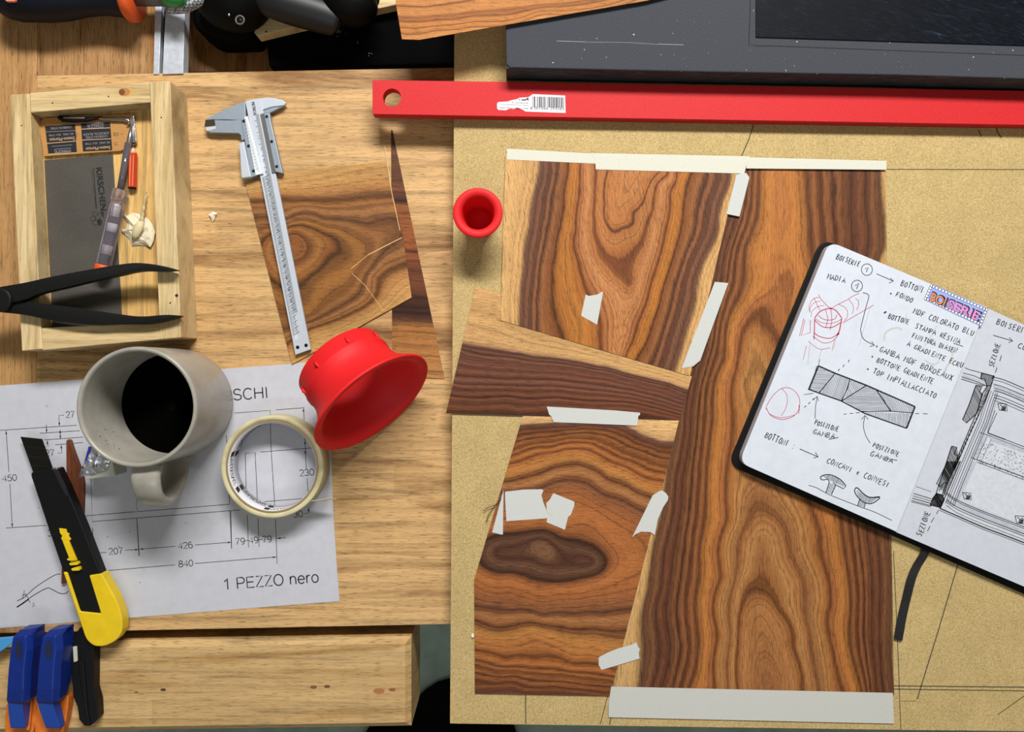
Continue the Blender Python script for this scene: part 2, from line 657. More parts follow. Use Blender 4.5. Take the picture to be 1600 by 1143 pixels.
def mdf_mat():
    k = NT('raw_mdf')
    v = k.coord()
    a = k.noise(v, 850, 3, .75)
    c = k.ramp(a, [(.26, '715c33'), (.38, 'a18a58'), (.5, 'b49c6b'), (.64, 'bfaa79'), (.76, 'e2d4aa')])
    b = k.noise(v, 35, 3, .6)
    c = k.mix(1.0, c, k.ramp(b, [(.3, .92), (.65, 1.03)]), 'MULTIPLY')
    # stray pale fibres and dark flecks
    d = k.noise(k.coord((260, 900, 1), .5), 1, 1, .5, 1.5)
    c = k.mix(k.ramp(d, [(.74, 0.0), (.80, .55)]), c, 'e8d6a2')
    e = k.noise(k.coord((700, 330, 1), -.4), 1, 1, .5, 1.0)
    c = k.mix(k.ramp(e, [(.76, 0.0), (.82, .7)]), c, '6d5330')
    k.set(Base_Color=c, Roughness=.85)
    k.b.inputs['Specular IOR Level'].default_value = .15
    return k.m


M_mdf = mdf_mat()


def panel_mat():
    k = NT('black_mdf')
    v = k.coord()
    a = k.noise(v, 1500, 2, .7)
    c = k.ramp(a, [(.3, '2c2e32'), (.5, '3d3f45'), (.7, '4d4f56')])
    b = k.noise(v, 300, 1, .5)
    c = k.mix(k.ramp(b, [(.755, 0.0), (.79, .8)]), c, 'b9bcbc')
    k.set(Base_Color=c, Roughness=.8)
    k.b.inputs['Specular IOR Level'].default_value = .15
    return k.m


def panel_edge_mat():
    k = NT('black_mdf_sawn_edge')
    a = k.noise(k.coord((50, 50, 420), 0), 1, 4, .7, 1.0)
    c = k.ramp(a, [(.3, '15191a'), (.55, '30373a'), (.75, '4d5656')])
    k.set(Base_Color=c, Roughness=.8)
    k.bump(a, .8, .002)
    return k.m


def inset_mat():
    k = NT('scratched_black_laminate')
    a = k.noise(k.coord((40, 300, 1), .35), 1, 4, .7, 2.5)
    c = k.ramp(a, [(.35, '06080c'), (.55, '0e131b'), (.70, '222c3a'), (.82, '66727f')])
    b = k.noise(k.coord(), 6, 3)
    c = k.mix(k.ramp(b, [(.35, .75), (.6, 0.0)]), c, '0d0f13')
    k.set(Base_Color=c, Roughness=.5)
    k.b.inputs['Specular IOR Level'].default_value = .06
    return k.m


def red_mat():
    k = NT('red_powder_coat')
    a = k.noise(k.coord(), 900, 3, .6)
    c = k.ramp(a, [(.35, 'b3191e'), (.6, 'c52327')])
    k.set(Base_Color=c, Roughness=.6)
    k.b.inputs['Specular IOR Level'].default_value = .25
    k.bump(a, .35, .0003)
    return k.m


def print3d_mat():
    k = NT('red_printed_plastic')
    k.set(Base_Color='d2151b', Roughness=.62)
    k.b.inputs['Subsurface Weight'].default_value = .0
    k.b.inputs['Specular IOR Level'].default_value = .35
    a = k.noise(k.coord(), 200, 2)
    k.bump(a, .1, .0003)
    return k.m


def tape_mat(name, col, tr=.10):
    k = NT(name)
    a = k.noise(k.coord((700, 700, 1)), 1, 3, .6)
    c = k.mix(1.0, col, k.ramp(a, [(.3, .93), (.6, 1.0)]), 'MULTIPLY')
    k.set(Base_Color=c, Roughness=.8)
    k.b.inputs['Specular IOR Level'].default_value = .15
    k.b.inputs['Alpha'].default_value = 1 - tr
    k.bump(a, .3, .0002)
    return k.m


M_panel, M_panel_edge, M_inset, M_red, M_print3d = panel_mat(), panel_edge_mat(), inset_mat(), red_mat(), print3d_mat()
M_tape = tape_mat('masking_tape_paper', 'd0d0c2')
M_tape_w = tape_mat('masking_tape_grey_white', 'c6c9c6')

# ================================================================== ROOM
def struct(o):
    o['kind'] = 'structure'
    return o


struct(box_w('floor', -2.3, 2.3, -2.2, 2.2, -.1, 0, M_floor))
struct(box_w('wall_back', -2.3, 2.3, 2.2, 2.3, 0, 2.75, M_wall))
struct(box_w('wall_front', -2.3, 2.3, -2.3, -2.2, 0, 2.75, M_wall))
struct(box_w('wall_left', -2.4, -2.3, -2.3, 2.3, 0, 2.75, M_wall))
struct(box_w('wall_right', 2.3, 2.4, -2.3, 2.3, 0, 2.75, M_wall))
struct(box_w('ceiling', -2.4, 2.4, -2.3, 2.3, 2.75, 2.85, M_wall))

# ================================================================== WORKBENCH
bench = thing('workbench', 'light hardwood workbench with end cap, rear tool tray and front vise, under everything', 'workbench', W(380, 560, -880))
# main slab
plate('bench_top', [(57, 118), (720, 105), (2150, 80), (2150, 960), (720, 974.5), (57, 988)], -55, 0, M_bench, bench, bevel=.8)
plate('end_cap', [(-110, -260), (57, -260), (57, 988), (-110, 991)], -55, -.05, M_endcap, bench, bevel=.8)
plate('tray_board', [(57, -262), (250, -262), (240, 117), (57, 120)], -22, -2.0, M_tray, bench)
plate('tray_floor', [(262, -300), (2150, -300), (2150, 104), (262, 112)], -75, -66, M_tray, bench)
plate('rear_rail', [(-110, -420), (2150, -420), (2150, -340), (-110, -340)], -75, 0, M_bench, bench)
# tray divider rails in pale metal
for nm, pl, z0, z1 in (('metal_rail', [(249, -260), (262, -260), (248.5, 116), (239.5, 116)], -10, 1.0),
                       ('metal_rail', [(272, -260), (296, -260), (286, 115), (253.5, 116)], -10, 1.5)):
    o = plate(nm, pl, z0, z1, plain('brushed_aluminium', 'b9bfc8', .45, .15, var=.2, vscale=250), bench, bevel=.4)
    o['label'] = 'pale aluminium rail'
plate('rail_groove', [(258, -260), (276, -260), (258, 116), (246, 116)], -12, -5, M_blackmatte, bench)
# legs and apron under the top
for x, y in ((-60, 900), (-60, -200), (1500, 900), (1500, -200)):
    p = W(x, y, 0)
    box_w('leg', p.x - .04, p.x + .04, p.y - .04, p.y + .04, 0, Z0 - .055, M_bench, bench)
pa, pb = W(0, 930, 0), W(690, 930, 0)
box_w('apron', pa.x, pb.x + .02, pa.y - .01, pa.y + .012, Z0 - .16, Z0 - .0555, M_bench, bench)
p = W(690, 1000, 0)
box_w('under_dark_panel', W(672, 0, 0).x, W(1500, 0, 0).x, W(0, 960, 0).y, W(0, 930, 0).y, .30, Z0 - .06, M_blackmatte, bench)  # matt black panel filling the dark area below the top
# front vise: a thick jaw with chamfered upper edges, a screw and two guide bars
jv = [(-130, 1016), (633, 1005), (633, 1128), (-130, 1140)]
jo = 7.0


def chamfer_block(name, top, z0, z1, ch, mat, parent):
    """block whose upper edges are chamfered outward by ch mm (top = pixel outline of the upper face)"""
    T = [W(x, y, z1) for x, y in top]
    c = sum(T, Vector()) / len(T)
    A, B = [], []
    n = len(T)
    for i in range(n):
        e1 = (T[i] - T[i - 1]).normalized()
        e2 = (T[(i + 1) % n] - T[i]).normalized()
        n1, n2 = Vector((-e1.y, e1.x, 0)), Vector((-e2.y, e2.x, 0))
        o = n1 + n2
        o = o / max(o.dot(n1), .2)
        if (T[i] + o - c).length < (T[i] - c).length:
            o = -o
        q = T[i] + o * ch / 1000
        A.append(Vector((q.x, q.y, Z0 + (z1 - ch) / 1000)))
        B.append(Vector((q.x, q.y, Z0 + z0 / 1000)))
    return loft(name, [B, A, T], mat, parent, smooth=False)


vj = chamfer_block('vise_jaw', jv, -72, 0, 5.0, M_vise, bench)
vj['label'] = 'thick pale vise jaw along the front of the bench'
for x, y, r, c in ((490, 1073, 4, '7a4a26'), (511, 1072, 3.5, '6a3c1c'), (592, 1079, 6.5, 'a0683c'), (613, 1077, 4, '8a4f2a'), (255, 1077, 3.2, '4a2e18'), (213, 1081, 2.5, '7d5a36')):
    ink('knot', poly_geo([circ(x, y, r * 1.4, 12, r * .7, .3)], .05), plain('jaw_knot_' + c, c, .6), vj)
for x in (250, 462):
    a, b = W(x, 930, -45), W(x, 1040, -45)
    tube('guide_bar', [a, b], .010, M_steel_d, bench)

# ================================================================== MDF SHEET
mdf = plate('mdf_board', [(711.5, -200), (2000, -200), (2000, 1146), (1400, 1140), (703, 1130)], .02, 18, M_mdf, bevel=.4)
tag(mdf, 'tan raw fibreboard sheet laid on the right of the bench, carrying the veneer', 'board')
pl = [
    (1.6, [(1179, 190), (1170, 218), (1158, 245)]), (1.3, [(1384, 264.5), (1640, 264.8)]),
    (1.2, [(1396, 860), (1402, 990), (1407.5, 1139)]), (1.7, [(1497, 880), (1466, 985), (1433, 1092)]),
    (1.7, [(1396, 1071), (1640, 1073.5)]), (1.5, [(1396, 1076), (1640, 1079.5)]),
    (.8, [(1407, 1095), (1432, 1095)]), (1.2, [(1559, 1116), (1600, 1087), (1640, 1060)]),
    (1.6, [(821, 1080), (821.5, 1130)]), (1.2, [(950, 1085), (938, 1131)]), (1.6, [(955, 1118), (952.5, 1131)]),
    (1.6, [(1529, 203), (1533.5, 213)]), (2.0, [(1556, 197), (1559, 207), (1565, 215.5)]),
]
for l in pl:
    ink('pencil_line', ribbon_geo([l], 1.2, 18.06), M_pencil, mdf)

# ================================================================== BLACK PANEL, RED BAR
pan = thing('dark_fibreboard', 'dark grey thick fibreboard with rough sawn edge at the upper right, behind the red bar', 'board', W(1200, 60, 18))
plate('panel_body', [(790, 34), (1400, -262), (2150, -240), (2150, 139.5), (1600, 123), (1400, 117), (1100, 112), (797, 105.5), (791, 100)], 24, 48, M_panel, pan, bevel=1.0)
# sawn edge: a rough strip just in front of the body
rings = []
N = 140
for i in range(N + 1):
    t = i / N
    x = 791 + t * 1360
    if x < 1400:
        y = 105.5 + (x - 797) / (1400 - 797) * 11.5
    else:
        y = 117 + (x - 1400) * .030
    d = .0004 + .0008 * (.5 + .5 * math.sin(i * .9 + 2 * math.sin(i * .37))) + R.uniform(0, .0004)
    top = W(x, y, 48)
    rings.append([Vector((top.x, top.y + .006, Z0 + .0470)), Vector((top.x, top.y - d * .3, Z0 + .0468)), Vector((top.x, top.y - d, Z0 + .041 + R.uniform(-.002, .002))),
                  Vector((top.x, top.y - d * .8, Z0 + .032)), Vector((top.x, top.y - d * .2, Z0 + .0185)), Vector((top.x, top.y + .006, Z0 + .0185))])
loft('sawn_edge', rings, M_panel_edge, pan, smooth=False)
o = plate('inlay', [(1181, -190), (2100, -150), (2100, 95), (1600, 71), (1181, 58)], 48.01, 49.0, M_inset, pan, bevel=.3)
o['label'] = 'scratched glossy blue-black inlay'
ink('scribed_lines', merge_geo(ribbon_geo([(1.4, [(1176, -100), (1170, 70), (1184, 71.5), (1215, 72), (1400, 79), (1640, 88)])], 1, 48.06),), plain('groove_black', '17181a', .9, var=0), pan)
ink('scratch', ribbon_geo([(1.3, [(915, 65.5), (980, 67), (1028, 69)]), (.7, [(870, 64), (1068, 70)])], 1, 48.06), plain('scratch_grey', '8f9195', .8, var=0), pan)

bar = thing('red_straightedge', 'long red painted metal bar with a hanging hole and torn barcode sticker', 'ruler', W(1100, 160, 18))
hole = circ(612.5, 152.5, 14.2, 32)
plate('bar', [rounded([(582, 125), (780, 127.6), (900, 130), (1640, 142.5), (1900, 152), (1900, 202), (1640, 195.5), (582, 178)], [2, 0, 0, 0, 0, 0, 0, 2], 3), hole], 18.05, 29, M_red, bar, bevel=.9)
stk = zc(760, 130, 11.43, [(190, 360), (215, 335), (380, 325), (460, 300), (540, 285), (600, 258), (750, 250), (830, 195), (1405, 220), (1415, 530), (700, 505), (640, 465), (545, 432), (510, 460), (410, 455), (350, 482), (215, 475), (192, 450)])
st = plate('sticker', [stk], 29.0, 29.12, plain('sticker_paper', 'dcd9df', .7), bar)
bars = []
xb = 832.5
rb = random.Random(3)
while xb < 881:
    w = rb.choice((.5, .6, .9, 1.4))
    t = (xb - 832) / 50
    bars.append((w, [(xb, 150.4 + t * 1.8), (xb, 167.5 + t * .6)]))
    xb += w + rb.choice((.5, .7, 1.1))
g = ribbon_geo(bars, 1, 29.2)
g = merge_geo(g, text_geo('8 001066 293582', 828.5, 170.6, 4.0, 1.2, 29.2, width=53),
              text_geo('San Donato - MI', 781, 169.3, 2.6, 2.0, 29.2, width=44),
              text_geo('Corsico', 800, 161, 2.6, 2.0, 29.2, width=25),
              poly_geo([zc(760, 130, 11.43, q) for q in ([(580, 285), (600, 285), (602, 305), (585, 305)], [(620, 290), (700, 285), (735, 258), (750, 258), (752, 310), (735, 312), (732, 285), (700, 308), (625, 306)])], 29.2),
              ribbon_geo([(.4, [(781, 162.8), (826, 164.5)])], 1, 29.2))
ink('barcode_print', g, M_print, st)

# ================================================================== VENEERS
def tps(pts, vals, lam=1e-2):
    P = np.array(pts, float) / 100
    v = np.array(vals, float)
    n = len(P)
    d = np.linalg.norm(P[:, None] - P[None], axis=2)
    K = np.where(d > 0, d * d * np.log(d + 1e-12), 0) + lam * np.eye(n)
    A = np.zeros((n + 3, n + 3))
    A[:n, :n] = K
    A[:n, n] = A[n, :n] = 1
    A[:n, n + 1:] = P
    A[n + 1:, :n] = P.T
    s = np.linalg.solve(A, np.concatenate([v, np.zeros(3)]))

    def f(Q):
        Q = np.array(Q, float) / 100
        d = np.linalg.norm(Q[:, None] - P[None], axis=2)
        return (np.where(d > 0, d * d * np.log(d + 1e-12), 0) @ s[:n]) + s[n] + Q @ s[n + 1:]
    return f


def veneer(name, poly, z, th, curves, mat, label, step=4.0, flap=None, field=None):
    """a thin sheet with the measured year-ring field stored per vertex"""
    if field is None:
        pts, vals = [], []
        for t, c in curves:
            for q in c:
                pts.append(q)
                vals.append(t)
        field = tps(pts, vals)
    xs, ys = [p[0] for p in poly], [p[1] for p in poly]
    bm = bmesh.new()
    nx, ny = int((max(xs) - min(xs)) / step) + 2, int((max(ys) - min(ys)) / step) + 2
    g = [[bm.verts.new((min(xs) - 1 + i * step, min(ys) - 1 + j * step, 0)) for i in range(nx + 1)] for j in range(ny + 1)]
    for j in range(ny):
        for i in range(nx):
            bm.faces.new((g[j][i], g[j][i + 1], g[j + 1][i + 1], g[j + 1][i]))
    area = sum(poly[i - 1][0] * poly[i][1] - poly[i][0] * poly[i - 1][1] for i in range(len(poly)))
    for i in range(len(poly)):
        a, b = Vector((*poly[i - 1], 0)), Vector((*poly[i], 0))
        e = (b - a).normalized()
        nrm = Vector((e.y, -e.x, 0)) * (1 if area > 0 else -1)
        bmesh.ops.bisect_plane(bm, geom=bm.verts[:] + bm.edges[:] + bm.faces[:], plane_co=a, plane_no=nrm, clear_outer=True, dist=1e-4)
    bm.verts.ensure_lookup_table()
    bm.verts.index_update()
    co = [(v.co.x, v.co.y) for v in bm.verts]
    ring = np.clip(field(co), 0, 1)
    n = len(co)
    zf = flap or (lambda x, y: 0.0)
    up = [W(x, y, z + th + zf(x, y)) for x, y in co]
    lo = [Vector((p.x, p.y, p.z - th / 1000)) for p in up]
    fs = [tuple(v.index for v in f.verts) for f in bm.faces]
    allf = list(fs) + [tuple(i + n for i in reversed(f)) for f in fs]
    for e in bm.edges:
        if len(e.link_faces) == 1:
            a, b = e.verts[0].index, e.verts[1].index
            allf.append((a, b, b + n, a + n))
    bm.free()
    me = bpy.data.meshes.new(name)
    me.from_pydata([tuple(v) for v in up + lo], [], allf)
    bm = bmesh.new()
    bm.from_mesh(me)
    bmesh.ops.recalc_face_normals(bm, faces=bm.faces)
    bm.to_mesh(me)
    bm.free()
    at = me.attributes.new('ring', 'FLOAT', 'POINT')
    at.data.foreach_set('value', np.concatenate([ring, ring]).astype(np.float32))
    o = link_mesh(name, me, mat)
    return tag(o, label, 'veneer', 'veneer offcuts and sheets')


A = lambda t, p: (t, zc(770, 220, 3.007, p))
cA = [A(0, [(55, 90), (40, 500), (35, 860)]), A(.09, [(222, 95), (200, 220), (170, 400), (142, 600), (125, 760), (125, 870)]),
      A(.15, [(255, 95), (235, 250), (215, 400), (190, 600), (170, 750), (165, 885)]), A(.2, [(300, 95), (280, 250), (250, 450), (215, 600), (205, 750), (205, 890)]),
      A(.26, [(350, 100), (330, 300), (300, 450), (275, 650), (278, 790), (310, 900), (325, 930)]), A(.31, [(385, 100), (365, 250), (342, 450), (338, 600), (350, 700), (380, 800), (400, 950)]),
      A(.36, [(412, 105), (410, 250), (392, 420), (405, 560), (425, 650), (470, 760), (510, 870), (515, 975)]), A(.47, [(455, 0), (455, 110), (452, 300), (440, 420), (455, 540), (520, 640), (600, 690)]),
      A(.44, [(800, 200), (765, 400), (700, 640), (640, 800), (570, 740), (600, 900), (590, 1000)]), A(.30, [(905, 150), (870, 330), (835, 500), (780, 680), (725, 850), (650, 1010)]),
      A(.36, [(850, 150), (830, 330), (790, 520), (735, 700), (680, 860), (630, 1000)]), A(.22, [(985, 150), (935, 330), (890, 520), (830, 700), (740, 1000)]),
      A(.16, [(1055, 160), (1010, 330), (960, 500), (890, 720), (800, 1040)]), A(.09, [(1125, 165), (1065, 420), (955, 760), (865, 1060)]),
      A(.01, [(1160, 170), (1115, 370), (1040, 650), (930, 1100)]),
      A(.525, [(890, 0), (835, 160), (750, 330), (700, 480), (640, 675), (605, 605), (560, 560), (500, 480), (478, 380), (482, 200), (490, 0)]), A(.62, [(850, 0), (560, 0), (545, 130), (526, 300), (542, 395), (572, 432), (607, 402), (653, 332), (662, 392), (705, 290), (785, 145)]),
      A(.72, [(600, 130), (575, 270), (590, 360), (690, 200), (650, 270)]), A(.56, [(495, 200), (490, 330), (515, 450), (570, 500), (625, 470), (690, 420)]), A(.76, [(640, 130), (660, 0), (740, 0)]), A(.44, [(900, 50)]), A(.30, [(925, 0)])]
sA = [(0, 'cfa668'), (.075, 'cba062'), (.095, '7a573a'), (.115, '5a3826'), (.135, '7d5438'), (.16, '573521'), (.185, '8a5a35'), (.20, '52301b'), (.22, '905e32'), (.255, '7b4a22'), (.265, '52300f'), (.28, 'a06528'),
      (.31, 'b4772f'), (.345, 'a0642b'), (.36, '5b3414'), (.375, '9a6030'), (.42, 'b47a44'), (.46, 'b87f4a'), (.50, 'a56a35'), (.525, '67391a'), (.545, 'a06632'), (.57, 'b2783f'), (.605, 'a76d37'), (.62, '5f371a'), (.64, 'ad7038'), (.72, 'b57a41'), (.8, 'b87d45')]
vA = veneer('veneer_sheet', [(790, 240), (1154, 262), (1130, 365), (1078, 587), (782, 500)], 19.8, .6, cA, veneer_mat('veneer_flame', sA, math.radians(80), freq=85),
            'trapezoid teak veneer with dark flame figure and pale left margin')

cB = [(0, [(955, 1083), (975, 1000), (992, 930), (1008, 860), (1125, 262)]), (.045, [(998, 1075), (1004, 1010), (1010, 930), (1019, 860), (1040, 760), (1058, 660), (1080, 560), (1108, 430), (1138, 300)]),
      (.12, [(1025, 1073), (1031, 948), (1044, 860), (1060, 750), (1074, 650), (1088, 579), (1110, 480), (1124, 420), (1135, 372), (1153, 300)]),
      (.2, [(1058, 1076), (1066, 948), (1077, 860), (1088, 750), (1097, 650), (1112, 560), (1132, 466), (1148, 390), (1172, 290)]),
      (.28, [(1084, 1076), (1093, 948), (1099, 860), (1110, 750), (1120, 650), (1139, 560), (1160, 473), (1173, 390), (1193, 290)]),
      (.36, [(1115, 1076), (1119, 992), (1124, 904), (1133, 772), (1143, 684), (1152, 560), (1168, 505), (1180, 486), (1193, 508), (1222, 555), (1262, 780), (1282, 838), (1297, 948), (1317, 1076)]),
      (.40, [(1128, 1076), (1132, 992), (1139, 904), (1146, 816), (1152, 728), (1156, 600), (1167, 550), (1180, 520), (1196, 548), (1235, 745), (1264, 860), (1280, 970), (1297, 1076)]),
      (.5, [(1136, 1076), (1140, 992), (1146, 904), (1157, 838), (1178, 792), (1200, 798), (1234, 860), (1258, 948), (1279, 1076)]),
      (.56, [(1145, 1076), (1147, 992), (1152, 922), (1170, 851), (1189, 822), (1212, 842), (1238, 913), (1254, 992), (1268, 1076)]),
      (.62, [(1153, 1076), (1153, 992), (1161, 944), (1174, 920), (1194, 924), (1216, 952), (1238, 1010), (1252, 1076)]),
      (.75, [(1168, 1076), (1170, 1014), (1176, 966), (1190, 957), (1212, 992), (1233, 1076)]), (.86, [(1186, 1076), (1190, 1036), (1203, 1036), (1216, 1076)]),
      (.26, [(1256, 263), (1259, 315), (1265, 390), (1272, 420), (1310, 770), (1328, 948), (1345, 1076)]), (.17, [(1306, 266), (1308, 334), (1312, 390), (1342, 816), (1353, 948), (1362, 1076)]),
      (.055, [(1374, 266), (1376, 334), (1378, 390), (1387, 838), (1391, 948), (1394, 1076)]), (0, [(1385, 266), (1388, 400)]),
      (.31, [(1208, 266), (1210, 334), (1208, 390), (1200, 430), (1185, 455)]), (.33, [(1225, 330), (1235, 430)])]
sB = [(0, 'c4a066'), (.03, 'b89259'), (.05, '553825'), (.08, '79502f'), (.10, '4d2e1c'), (.12, '704529'), (.14, '4f2e1b'), (.165, '80532d'), (.18, '54301a'), (.20, '8a5930'), (.215, '552f16'), (.235, '8f5c30'), (.255, '54311a'),
      (.275, '9c662f'), (.30, 'b07535'), (.33, 'a86c37'), (.35, '8a562c'), (.362, '5f3818'), (.38, '9c6632'), (.42, 'ae7c43'), (.47, '97683a'), (.50, '7b4f2a'), (.53, 'a06c3a'), (.57, 'ad7e47'), (.60, '8f5d2f'), (.62, '5f3a1a'), (.645, '93602f'), (.70, 'a87441'), (.8, 'a06d3b'), (.9, '946238')]
vB = veneer('veneer_sheet', [(1115, 258), (1384, 262), (1397, 1085), (943, 1084)], 18.02, .6, cB, veneer_mat('veneer_large', sB, math.radians(90), freq=80),
            'large tall teak veneer sheet with arched figure, partly under the open notebook', step=5)

C = lambda t, p: (t, zc(690, 430, 3.902, p))
cC = [C(0, [(210, 80), (360, 110), (900, 400), (1510, 610)]), C(.25, [(130, 425), (300, 450), (430, 475), (560, 495), (800, 525), (950, 555), (1100, 590), (1250, 625), (1400, 662), (1500, 695)]),
      C(.32, [(120, 455), (430, 505), (800, 550), (1000, 585), (1250, 655), (1480, 725)]), C(.55, [(90, 620), (400, 640), (800, 655), (900, 665), (1100, 695), (1470, 790)]),
      C(.8, [(50, 730), (400, 735), (700, 745), (900, 765), (1150, 775), (1450, 850)]), C(1, [(20, 840), (500, 858), (1440, 890)])]
sC = [(0, 'c9a064'), (.2, 'c59c62'), (.23, '9f7953'), (.255, '47291f'), (.28, '6b4633'), (.30, '50301f'), (.33, '744a35'), (.37, '573424'), (.40, '784c37'), (.44, '553223'), (.48, '764a31'), (.53, '4c2c1d'), (.57, '784e3a'), (.62, '553121'), (.66, '7a4d33'), (.70, '4e2d1c'),
      (.75, '784b30'), (.79, '4b2a19'), (.83, '784a2d'), (.88, '57341f'), (.93, '77482a'), (.97, '52301a'), (1, '482818')]
vC = veneer('veneer_sheet', [(743, 448), (783, 458), (1000, 550), (1081, 588), (1061, 656), (697, 645)], 19.2, .6, cC, veneer_mat('veneer_stripe', sC, 0.08, freq=42),
            'dark brown striped teak veneer strip with pale upper margin, wedged under the flame figured sheet')

D5 = lambda t, p: (t, zc(730, 630, 4.571, p))
D6 = lambda t, p: (t, zc(730, 840, 4.234, p))
cD = [D5(0, [(380, 90), (600, 95), (1000, 95), (1300, 120), (1480, 120)]), D5(.02, [(1400, 200)]), D5(.06, [(380, 160), (600, 140), (800, 148), (1000, 150), (1130, 172), (1250, 240), (1380, 283), (1470, 285)]),
      D5(.12, [(355, 255), (600, 222), (830, 190), (1000, 205), (1150, 275), (1300, 330), (1450, 370)]), D5(.2, [(330, 370), (600, 310), (830, 280), (950, 320), (1100, 390), (1300, 470), (1430, 500)]),
      D5(.26, [(310, 430), (500, 370), (700, 333), (870, 333), (950, 380), (1100, 440), (1410, 560)]), D5(.33, [(290, 520), (500, 460), (700, 405), (830, 410), (1000, 500), (1200, 590), (1380, 645)]),
      D5(.4, [(265, 575), (450, 540), (650, 470), (800, 450), (950, 515), (1150, 610), (1350, 700)]), D5(.48, [(250, 630), (480, 620), (690, 550), (800, 560), (950, 640), (1270, 780)]),
      D5(.55, [(215, 790), (430, 700), (640, 640), (800, 640), (900, 700), (1100, 800), (1250, 880)]), D5(.62, [(190, 880), (440, 850), (600, 840), (750, 820), (870, 800), (960, 880), (1060, 1000), (1120, 1110)]),
      D5(.71, [(150, 970), (350, 937), (500, 915), (650, 965), (850, 1015), (950, 1080)]), D6(.71, [(912, 150), (880, 215), (760, 255), (600, 285), (430, 257), (280, 222), (105, 170)]),
      D6(.82, [(200, 90), (330, 60), (450, 120), (600, 130), (750, 130), (830, 150)]), D6(.88, [(470, 40), (540, 70)]), D6(.62, [(1040, 60), (1060, 150), (960, 245), (820, 305), (600, 335), (300, 290), (80, 250)]),
      D6(.56, [(55, 300), (300, 355), (600, 400), (900, 370), (1100, 320)]), D6(.48, [(50, 450), (300, 478), (500, 505), (700, 500), (900, 490), (1080, 465)]), D6(.42, [(48, 500), (300, 530), (600, 542), (800, 550), (1060, 540)]),
      D6(.37, [(48, 545), (190, 600), (300, 588), (430, 560), (600, 592), (850, 605), (1040, 625)]), D6(.30, [(48, 640), (200, 665), (350, 655), (450, 625), (600, 675), (800, 725), (1010, 775)]),
      D6(.24, [(48, 760), (250, 810), (450, 820), (700, 850), (980, 890)]), D6(.19, [(48, 815), (300, 860), (450, 867), (700, 892), (970, 925)]), D6(.13, [(48, 890), (300, 915), (600, 952), (950, 990)]),
      D6(.095, [(48, 965), (400, 1000), (930, 1040)]), D6(.075, [(48, 1035), (930, 1065)])]
sD = [(0, 'd2aa70'), (.04, 'cda36a'), (.058, '6d4a38'), (.08, '54301c'), (.092, '7d4c28'), (.105, '4e2d17'), (.12, '925a2a'), (.135, '57331a'), (.15, '9e6430'), (.165, '60371a'), (.185, 'a66930'), (.2, '56321a'), (.22, 'aa6c33'), (.238, 'a2642d'), (.25, '61381a'),
      (.27, 'ac6f35'), (.32, 'b27b3c'), (.375, '5d371d'), (.395, '8f5c30'), (.43, 'ab7844'), (.455, '86552f'), (.48, '5a3821'), (.50, '8a5833'), (.56, '985f2f'), (.62, 'a96b35'), (.67, '87532a'), (.70, '3a2213'), (.73, '51341f'), (.77, '684730'), (.81, '47291a'), (.85, '735034'), (.9, '7d593b')]
vD = veneer('veneer_sheet', [(818, 646), (1062, 652), (1010, 862), (953, 1087), (742, 1083), (741, 905)], 18.62, .55, cD, veneer_mat('veneer_burl', sD, 0.0, streak=.34, freq=95),
            'teak veneer piece with wavy lines and a dark oval knot, lower left of the layout')

E = lambda t, p: (t, zc(370, 190, 2.788, p))
cE = [E(0, [(20, 265), (190, 220), (400, 160), (610, 105)]), E(.2, [(110, 345), (200, 332), (400, 337), (550, 322), (670, 318)]), E(.2, [(45, 345)]), E(.3, [(220, 430), (380, 425), (480, 430), (570, 455), (600, 440), (690, 430)]),
      E(.44, [(250, 450), (350, 470), (420, 500), (438, 525), (400, 590), (330, 660), (280, 710)]), E(.54, [(240, 480), (300, 510), (322, 545), (300, 595), (262, 612)]), E(.65, [(250, 545)]),
      E(.37, [(310, 850), (400, 760), (500, 690), (560, 610), (560, 520)]), E(.30, [(640, 560), (715, 490)]), E(.23, [(320, 890), (450, 845), (560, 785), (598, 735), (592, 680), (640, 635), (750, 590)]),
      E(.1, [(330, 935), (560, 855), (680, 760), (770, 690)]), E(0, [(240, 1060), (540, 895), (790, 745)]), E(.27, [(60, 400)]), E(.40, [(90, 500)]), E(.46, [(125, 610)]), E(.41, [(160, 740)]), E(.35, [(180, 820)]), E(.27, [(200, 930)]), E(.1, [(222, 1030)])]
sE = [(0, 'bf9758'), (.12, 'b58a4e'), (.17, 'a2733e'), (.2, '573719'), (.225, '8b5e2e'), (.27, '94683a'), (.295, '59381c'), (.33, '8d6132'), (.36, '714923'), (.4, '95662e'), (.44, '533417'), (.465, '8a5a28'), (.5, '996933'), (.545, '6a411f'), (.58, '88582a'), (.65, '8f5b29')]
vE = veneer('veneer_sheet', [(381, 276), (437, 270), (500, 251), (590, 227), (609, 224), (630, 372), (651, 460), (456, 569)], .5, 1.0, cE, veneer_mat('veneer_offcut', sE, .05, streak=.3, freq=60),
            'medium brown veneer offcut under the caliper with pointed ring figure')
ink('split', ribbon_geo([(1.1, [(628, 371), (600, 385), (575, 398)]), (.6, [(575, 398), (548, 420)]), (.6, [(550, 427), (570, 445), (600, 486)]), (.9, [(601, 228), (612, 300), (625, 360)])], 1, 1.56), plain('fresh_wood_edge', 'dcb87f', .8), vE)

